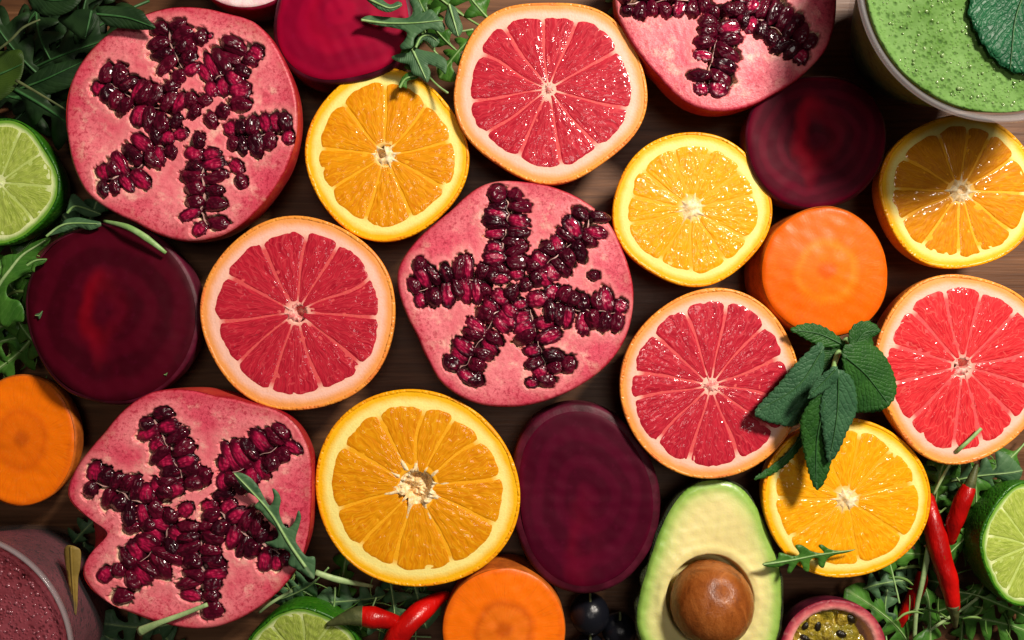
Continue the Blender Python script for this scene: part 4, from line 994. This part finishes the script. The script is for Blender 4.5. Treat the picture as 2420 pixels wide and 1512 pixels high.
traced_leaf('arugula_leaf', 'large grey-green lobed arugula leaf over the magenta beetroot at the top', 'arugula', Z2,
    [(525, 115), (570, 85), (680, 90), (790, 100), (835, 70), (810, 0), (850, -10), (890, 50), (885, 75), (940, 55), (990, 110), (1022, 150), (1010, 190), (930, 170), (870, 198), (840, 230), (830, 282), (760, 292), (755, 270), (790, 230), (795, 190), (760, 170), (680, 150), (600, 137)],
    [(525, 115), (700, 130), (860, 135), (1010, 120)], 0.058, mat='arugula_grey', seed=205, group=ARU, wave=0.0012)
traced_leaf('arugula_leaf', 'pale curled arugula tip at the top edge over the magenta beetroot', 'arugula', Z2,
    [(555, -10), (600, 35), (640, 62), (700, 72), (770, 32), (745, 8), (700, 28), (655, 0), (640, -25)], [(560, -10), (640, 30), (700, 50), (765, 30)], 0.060, mat='arugula_grey', seed=207, group=ARU, cup=-20)
traced_leaf('arugula_leaf', 'small upright arugula leaf left of the top grapefruit', 'arugula', Z2,
    [(1020, 130), (1025, 80), (1047, 25), (1085, 50), (1110, 110), (1127, 170), (1100, 218), (1060, 190)], [(1045, 25), (1070, 110), (1100, 215)], 0.060, mat='arugula_grey', seed=209, group=ARU, cup=-25)
traced_leaf('arugula_leaf', 'curled arugula lobe with pale stalk left of the top grapefruit', 'arugula', Z2,
    [(845, 290), (855, 240), (880, 210), (930, 193), (980, 215), (988, 250), (955, 282), (925, 255), (895, 235), (870, 265)], [(850, 285), (880, 225), (930, 210), (980, 245)], 0.054, mat='arugula_grey', seed=211, group=ARU, cup=-20)
traced_leaf('arugula_leaf', 'drooping arugula leaf above the upper orange', 'arugula', Z2,
    [(708, 345), (760, 320), (810, 315), (835, 288), (900, 300), (980, 320), (1032, 365), (1025, 442), (985, 405), (920, 385), (938, 430), (920, 492), (880, 460), (830, 440), (810, 385), (760, 375)], [(830, 295), (860, 360), (915, 480)], 0.052, mat='arugula_grey', seed=213, group=ARU, wave=0.0015)
traced_leaf('arugula_leaf', 'thin arugula tip resting on the rim of the upper orange', 'arugula', Z2,
    [(748, 522), (765, 465), (815, 428), (872, 450), (845, 470), (800, 482), (797, 527), (775, 515)], [(755, 520), (790, 470), (860, 448)], 0.050, mat='arugula', seed=215, group=ARU)
traced_leaf('arugula_leaf', 'broad arugula leaf with a pale rib at the left edge below the lime', 'arugula', (0.3251, 0, 415.8),
    [(-40, 800), (0, 700), (10, 600), (60, 570), (130, 560), (200, 500), (290, 465), (390, 450), (370, 490), (270, 560), (220, 650), (190, 700), (110, 750), (50, 790), (30, 850), (60, 890), (130, 910), (170, 1000), (150, 1060), (80, 1060), (20, 1100), (-40, 1050)],
    [(-30, 800), (60, 690), (170, 560), (380, 455)], 0.040, rise=0.006, mat='arugula', seed=217, wave=0.0018, group=ARU, ribr=(0.0009, 0.0004), ribmat='rib_pale')
traced_leaf('arugula_leaf', 'grey arugula leaf wedged between lime and upper left pomegranate', 'arugula', (0.3251, 0, 415.8),
    [(520, 130), (570, 150), (640, 215), (740, 275), (690, 298), (620, 290), (540, 250), (480, 280), (490, 220)], [(490, 270), (560, 220), (735, 278)], 0.036, mat='arugula_grey', seed=219, group=ARU)
traced_leaf('arugula_leaf', 'rounded arugula lobe at the top of the big left beetroot', 'arugula', (0.3251, 0, 415.8),
    [(340, 440), (440, 370), (470, 320), (560, 300), (660, 320), (730, 335), (735, 360), (650, 392), (560, 370), (480, 400), (400, 425)], [(345, 440), (480, 350), (730, 348)], 0.046, mat='arugula_grey', seed=221, group=ARU)
traced_leaf('arugula_leaf', 'curled light green arugula tip at the left edge of the big beetroot', 'arugula', (0.3251, 0, 415.8),
    [(190, 650), (210, 610), (270, 600), (342, 602), (310, 640), (255, 660), (250, 700), (225, 690), (235, 640)], [(200, 650), (260, 615), (340, 605)], 0.047, mat='arugula', seed=223, group=ARU, cup=-30)
# arugula stalks and blades lying across things
def stalk(label, pts, rad, mat='rib_pale', flat=0.6):
    P = [W(*q) for q in pts]; b = P[0].copy()
    V, F = tube([q - b for q in P], [r * S for r in rad], 8, flat)
    o = obj('arugula_stalk', mesh('arugula_stalk', V, F, M[mat])); o.location = b
    return tag(o, label, 'stalk', 'loose arugula stalks')
stalk('pale green stalk lying on the lower edge of the left pomegranate', [(330, 1492, .050), (375, 1472, .054), (430, 1452, .0545), (490, 1428, .056)], [12, 7, 6, 5])
stalk('narrow green blade between upper left pomegranate and big beetroot', [(245, 522, .044), (300, 536, .050), (345, 562, .050), (392, 598, .0475)], [3, 7, 8, 4], 'rib')
stalk('thin stalk crossing the lower rim of the right grapefruit', [(2235, 1098, .030), (2262, 1066, .047), (2290, 1040, .049), (2318, 1012, .049)], [4, 5, 4.5, 4], 'rib')
stalk('thin curved stalk in the dark leaves at the top left corner', [(-10, 122, .046), (25, 95, .047), (55, 65, .047), (95, 46, .045)], [3, 3, 3, 2], 'dark_rib')
stalk('straight stalk in dark leaves left of the upper pomegranate', [(38, 190, .044), (90, 220, .045), (160, 262, .044)], [4, 3, 2], 'dark_rib')
stalk('pale stalk below the largest orange next to the bottom lime', [(745, 1352, .040), (800, 1370, .038), (880, 1385, .030)], [7, 8, 4])
stalk('pale stalk over the upper left rim of the bottom lime', [(612, 1448, .032), (640, 1425, .036), (690, 1395, .036)], [3, 4, 4])
stalk('long pale stalk hanging beside the lower right chilli', [(2195, 1290, .026), (2180, 1370, .024), (2165, 1440, .018), (2160, 1520, .012)], [8, 7, 6, 5])
stalk('thin pale stalk running diagonally at the bottom right corner', [(2130, 1540, .012), (2210, 1480, .016), (2300, 1420, .018), (2395, 1340, .014)], [4, 4, 4, 3])
stalk('thin stalk rising from the lower right greens past the orange', [(2205, 1170, .030), (2225, 1130, .034), (2248, 1090, .036)], [3, 4, 3])

# ------------------------------------------------------------------ heaps of arugula between the fruit
rng = np.random.RandomState(7)
def arugula_proto(seed):
    r = np.random.RandomState(seed); L = 0.055 + 0.03 * r.rand(); wd = 0.35 + 0.25 * r.rand()
    def sidepts(s):
        o = [(0.22, 0.012 * s)]
        for t in (0.36, 0.52, 0.67):
            tt = t + (r.rand() - 0.5) * 0.05; w_ = wd * (0.22 + 0.22 * r.rand()) * (0.6 + t * 0.6)
            o += [(tt - 0.05, 0.025 * s), (tt + 0.0, w_ * 0.75 * s), (tt + 0.05, w_ * s), (tt + 0.07, w_ * 0.6 * s), (tt + 0.07, 0.035 * s)]
        w_ = wd * (0.25 + 0.1 * r.rand())
        o += [(0.80, 0.06 * s), (0.84, w_ * s), (0.92, w_ * 0.8 * s), (0.98, w_ * 0.3 * s)]
        return o
    up = sidepts(1); dn = sidepts(-1)
    poly = [(x * L, y * L) for x, y in up] + [(L, 0)] + [(x * L, y * L) for x, y in dn[::-1]]
    w = Wob(seed, 130, 8); bend = (r.rand() - 0.6) * 0.7
    side = (r.rand() - 0.5) * 0.3
    zf = lambda t, s, x, y: bend * (x - L * 0.5) ** 2 / L * 1.6 + 0.0018 * w(x, y) - abs(s) ** 2 * 22
    cv = lambda q: (q[0], q[1] + side * 2.2 * (q[0] - L * 0.4) ** 2 / L)
    poly = [cv(q) for q in poly]
    bl, ax = leaf_sheet(poly, [cv((0.0, 0)), cv((L * 0.25, 0)), cv((L * 0.5, 0)), cv((L * 0.75, 0)), cv((L, 0))], 0.0032, zf, M['arugula'], seed, 0, True)
    return bl, rib_mesh(ax, 0.0007, 0.0002, M['rib'], 0.0001)
PROTO = [arugula_proto(300 + i) for i in range(9)]
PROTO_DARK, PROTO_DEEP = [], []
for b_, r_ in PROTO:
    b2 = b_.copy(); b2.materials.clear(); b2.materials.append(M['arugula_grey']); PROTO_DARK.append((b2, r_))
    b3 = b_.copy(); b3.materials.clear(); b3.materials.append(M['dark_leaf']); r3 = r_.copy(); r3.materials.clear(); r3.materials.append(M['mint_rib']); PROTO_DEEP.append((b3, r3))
ORD = ['leftmost', 'second from the left', 'third from the left', 'fourth from the left', 'fifth from the left', 'sixth from the left', 'seventh from the left', 'eighth from the left', 'ninth from the left', 'tenth from the left']
ORD += [q.replace('left', 'right') for q in ORD[::-1]]
def heap(where, group, spots, zr, smin=0.7, smax=1.2, tilt=0.35, dark=0.4, deep=False):
    spots = sorted(spots); n = len(spots); half = (n + 1) // 2
    for i, (x, y) in enumerate(spots):
        z = zr[0] + (zr[1] - zr[0]) * rng.rand(); p = W(x, y, z)
        gr = rng.rand() < dark
        b_, r_ = (PROTO_DEEP if deep else PROTO_DARK if gr else PROTO)[rng.randint(len(PROTO))]
        s = smin + (smax - smin) * rng.rand()
        if n > 20: pos = ('upper ' if y < 1290 else 'lower ') + 'leaf, ' ; idx = [q for q in spots if (q[1] < 1290) == (y < 1290)]
        else: pos = 'leaf, '; idx = spots
        k = idx.index((x, y)); m = len(idx)
        o_ = ORD[k] if k < (m + 1) // 2 else ORD[20 - m + k]
        lab = ('dark green ' if deep else 'grey-green ' if gr else 'fresh green ') + 'arugula ' + pos + o_ + ' ' + where
        root = thing('arugula_leaf', lab, 'arugula', p, ((rng.rand() - 0.5) * 2 * tilt, (rng.rand() - 0.5) * 2 * tilt, rng.rand() * 6.283), group)
        root.scale = (s, s, s)
        off = (-0.035, 0, 0)
        obj('blade', b_, root, off); obj('midrib', r_, root, off)
def scatter(x0, x1, y0, y1, n):
    out = []
    for _ in range(2000):
        if len(out) >= n: break
        q = (x0 + (x1 - x0) * rng.rand(), y0 + (y1 - y0) * rng.rand())
        if all(math.hypot(q[0] - a, q[1] - b) > 0.55 * math.sqrt((x1 - x0) * (y1 - y0) / n) for a, b in out): out.append(q)
    return out
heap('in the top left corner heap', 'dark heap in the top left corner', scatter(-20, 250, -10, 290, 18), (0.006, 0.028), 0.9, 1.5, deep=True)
heap('in the clump left of the big beetroot', 'clump at the left edge', scatter(-20, 75, 620, 880, 8), (0.010, 0.032), 0.7, 1.1)
heap('in the clump under the left lime', 'clump under the left lime', scatter(60, 220, 500, 600, 4), (0.008, 0.022), 0.7, 1.0)
heap('in the tuft left of the top grapefruit', 'tuft at the top edge', scatter(930, 1130, -30, 120, 10), (0.015, 0.046), 0.6, 1.0)
heap('in the heap above the bottom lime', 'heap beside the bottom lime', scatter(690, 1010, 1370, 1500, 15), (0.006, 0.026), 0.55, 0.9, 0.5)
heap('in the heap around the right chillies', 'heap around the right chillies', scatter(2090, 2400, 1100, 1500, 26), (0.006, 0.026), 0.6, 1.0, 0.5, 0.25)
heap('in the gap right of the berry smoothie', 'dark gap by the berry smoothie', scatter(175, 420, 1440, 1560, 5) + [(200, 1330), (190, 1260)], (0.005, 0.016), 0.6, 0.9, dark=0.8)
heap('behind the top grapefruit', 'bit of green behind the top grapefruit', [(1455, 5), (1480, -20)], (0.015, 0.03), 0.5, 0.7)

# broad dark leaves at the top left
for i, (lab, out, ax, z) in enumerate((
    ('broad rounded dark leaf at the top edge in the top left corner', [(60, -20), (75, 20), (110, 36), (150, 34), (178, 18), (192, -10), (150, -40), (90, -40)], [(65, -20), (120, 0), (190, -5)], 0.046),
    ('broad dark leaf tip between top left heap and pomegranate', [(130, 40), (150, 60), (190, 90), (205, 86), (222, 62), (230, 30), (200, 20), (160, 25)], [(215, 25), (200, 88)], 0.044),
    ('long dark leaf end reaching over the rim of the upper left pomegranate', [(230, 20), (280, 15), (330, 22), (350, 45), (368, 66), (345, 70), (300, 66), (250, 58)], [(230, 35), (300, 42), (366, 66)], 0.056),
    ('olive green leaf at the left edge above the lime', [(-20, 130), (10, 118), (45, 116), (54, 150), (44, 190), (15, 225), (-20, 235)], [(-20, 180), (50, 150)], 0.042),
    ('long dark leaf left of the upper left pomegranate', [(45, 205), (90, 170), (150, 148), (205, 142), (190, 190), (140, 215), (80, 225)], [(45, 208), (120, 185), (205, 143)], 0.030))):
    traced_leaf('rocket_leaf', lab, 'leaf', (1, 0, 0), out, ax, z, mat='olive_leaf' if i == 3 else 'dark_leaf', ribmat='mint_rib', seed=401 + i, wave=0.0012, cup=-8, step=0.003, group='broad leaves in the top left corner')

# ------------------------------------------------------------------ mint
sp = W(1474.1 + .525 * 940, 718.1 + .525 * 260, 0.058)
mint = thing('mint_sprig', 'dark green mint sprig over the right-hand grapefruits and wet orange', 'mint', (sp.x, sp.y, 0.050))
def ml(out, ax, z, mat, seed, rise=0.0, cup=-11, wave=0.0008):
    mx, my = sum(q[0] for q in out) / len(out), sum(q[1] for q in out) / len(out)
    out = [(mx + (q[0] - mx) * 1.10, my + (q[1] - my) * 1.10) for q in out]
    traced_leaf('leaf', None, None, Z8, out, ax, z, rise, cup, wave, mat, seed, 0.0006, 0.0017, (0.0005, 0.0002), mint, ribmat='mint_rib')
ml([(800, 560), (760, 640), (690, 710), (600, 775), (640, 775), (720, 730), (790, 650), (815, 590)], [(810, 575), (720, 690), (605, 773)], 0.046, 'mint', 501, 0.0)
ml([(990, 182), (940, 130), (880, 98), (820, 92), (758, 116), (800, 145), (850, 172), (920, 192)], [(990, 184), (880, 135), (762, 117)], 0.052, 'mint', 503)
ml([(1015, 178), (1015, 130), (1045, 92), (1100, 84), (1146, 124), (1112, 150), (1115, 185), (1080, 205), (1040, 205)], [(1030, 195), (1075, 130), (1140, 122)], 0.055, 'mint', 505)
ml([(850, 200), (900, 175), (960, 180), (1010, 220), (1020, 290), (985, 340), (920, 330), (870, 280)], [(1000, 190), (940, 250), (880, 310)], 0.050, 'mint', 521)
ml([(1010, 320), (1060, 330), (1120, 380), (1180, 440), (1150, 475), (1070, 478), (1035, 430), (1005, 370)], [(1010, 330), (1080, 400), (1165, 465)], 0.053, 'mint', 523)
ml([(870, 190), (810, 235), (760, 290), (700, 370), (612, 478), (650, 515), (700, 530), (785, 537), (830, 460), (865, 370), (885, 270)], [(880, 215), (780, 370), (616, 480)], 0.058, 'mint_light', 507, -0.006)
ml([(985, 215), (1040, 185), (1100, 188), (1160, 222), (1210, 300), (1228, 385), (1190, 450), (1130, 472), (1060, 478), (1040, 430), (1000, 330)], [(990, 240), (1090, 320), (1190, 440)], 0.058, 'mint', 509, -0.005, cup=-14)
ml([(890, 400), (840, 440), (800, 520), (805, 590), (830, 700), (850, 770), (878, 822), (908, 795), (935, 720), (940, 620), (925, 520), (910, 440)], [(893, 405), (870, 600), (877, 818)], 0.062, 'mint', 511, -0.008)
ml([(960, 310), (1015, 350), (1040, 420), (1042, 490), (1005, 570), (970, 660), (935, 695), (915, 620), (900, 540), (890, 470), (905, 380), (930, 330)], [(955, 315), (960, 480), (938, 690)], 0.066, 'mint_light', 513, -0.006)
ml([(945, 285), (900, 315), (865, 350), (840, 420), (880, 405), (930, 370), (958, 335)], [(948, 295), (900, 350), (842, 416)], 0.071, 'mint_light', 515, -0.003)
V, F = tube([W(1474 + .525 * 1000, 718 + .525 * 160, 0.040) - mint.location, W(1474 + .525 * 960, 718 + .525 * 230, 0.052) - mint.location, W(1474 + .525 * 935, 718 + .525 * 320, 0.060) - mint.location], [0.0016, 0.0015, 0.001], 8)
obj('stem', mesh('stem', V, F, M['rib']), mint)
traced_leaf('mint_leaf', 'teal mint leaf floating on the green smoothie', 'mint', (1, 0, 0),
    [(2290, 10), (2300, 60), (2325, 110), (2360, 150), (2400, 172), (2450, 170), (2480, 120), (2490, 40), (2470, -40), (2400, -80), (2330, -60)], [(2440, -60), (2400, 40), (2385, 165)], 0.0980, cup=-1.0, wave=0.0006, mat='mint_teal', seed=517, serr=0.001, step=0.003, ribmat='mint_rib', ribr=(0.0006, 0.0002))

M['peel'] = m_simple('yellow_peel', c(118, 98, 40), c(140, 116, 52), 90, 0.6)
# yellow sliver of peel beside the berry smoothie
traced_leaf('yellow_peel', 'narrow yellow peel sliver between berry smoothie and lower left pomegranate', 'peel', (0.2249, 0, 1171.7),
    [(655, 600), (690, 530), (740, 518), (800, 540), (838, 590), (834, 760), (818, 850), (812, 1000), (806, 1150), (790, 1260), (768, 1180), (735, 1050), (692, 830)], [(750, 530), (760, 800), (785, 1250)], 0.062, cup=-60, mat='peel', ribmat='peel', seed=519, step=0.0015)

# crumbs of green on the beetroot and the orange rim
for lab, x, y, z, r in (('tiny green arugula crumb on the left part of the big beetroot', 92, 745, 0.0450, 9), ('tiny pale crumb near the lower right rim of the big beetroot', 392, 885, 0.0440, 4)):
    traced_leaf('leaf_crumb', lab, 'crumb', (1, 0, 0), [(x - r, y - r * 0.3), (x, y - r * 0.6), (x + r * 0.9, y - r * 1.2), (x + r * 0.5, y + r * 0.2), (x, y + r), (x - r * 0.4, y + r * 0.3)], [(x - r, y), (x, y), (x + r * 0.8, y - r)], z, mat='arugula_grey', seed=int(x), step=0.0008, wave=0.0002, ribr=(0.0002, 0.0001))

# fine shreds of green too many to count
def shreds(label, x0, x1, y0, y1, n, zr, seed):
    r = np.random.RandomState(seed); VV, FF = [], []
    for _ in range(n):
        p = W(x0 + (x1 - x0) * r.rand(), y0 + (y1 - y0) * r.rand(), zr[0] + (zr[1] - zr[0]) * r.rand()); a = r.rand() * 6.283; L = 0.006 + 0.014 * r.rand(); k = (r.rand() - 0.5) * 1.6
        pts = [p + Vector((math.cos(a + k * t) * L * t, math.sin(a + k * t) * L * t, 0.002 * math.sin(t * 3) * r.rand())) for t in (0, 0.35, 0.7, 1.0)]
        w_ = 0.0003 + 0.0007 * r.rand() ** 2
        V, F = tube(pts, [w_ * 0.5, w_, w_, w_ * 0.3], 5, 0.4); b = len(VV); VV += V; FF += [[i + b for i in f] for f in F]
    t = T('shredded_green'); nz = t.noise(t.objc(), 60, 2)
    o = obj('shredded_greens', mesh('shredded_greens', VV, FF, t.fin(t.mix(t.step(nz, 0.35, 0.65), c(70, 112, 44), c(140, 170, 92)), 0.5, None, 0.35)))
    o['kind'] = 'stuff'; o['label'] = label; o['category'] = 'greens'
shreds('fine green shreds scattered through the heap around the right chillies', 2080, 2419, 1090, 1512, 60, (0.010, 0.026), 11)
shreds('fine green shreds scattered above the bottom lime and chillies', 640, 1060, 1345, 1500, 50, (0.008, 0.026), 12)
shreds('fine green shreds at the left edge below the lime', 0, 150, 590, 900, 50, (0.006, 0.022), 13)
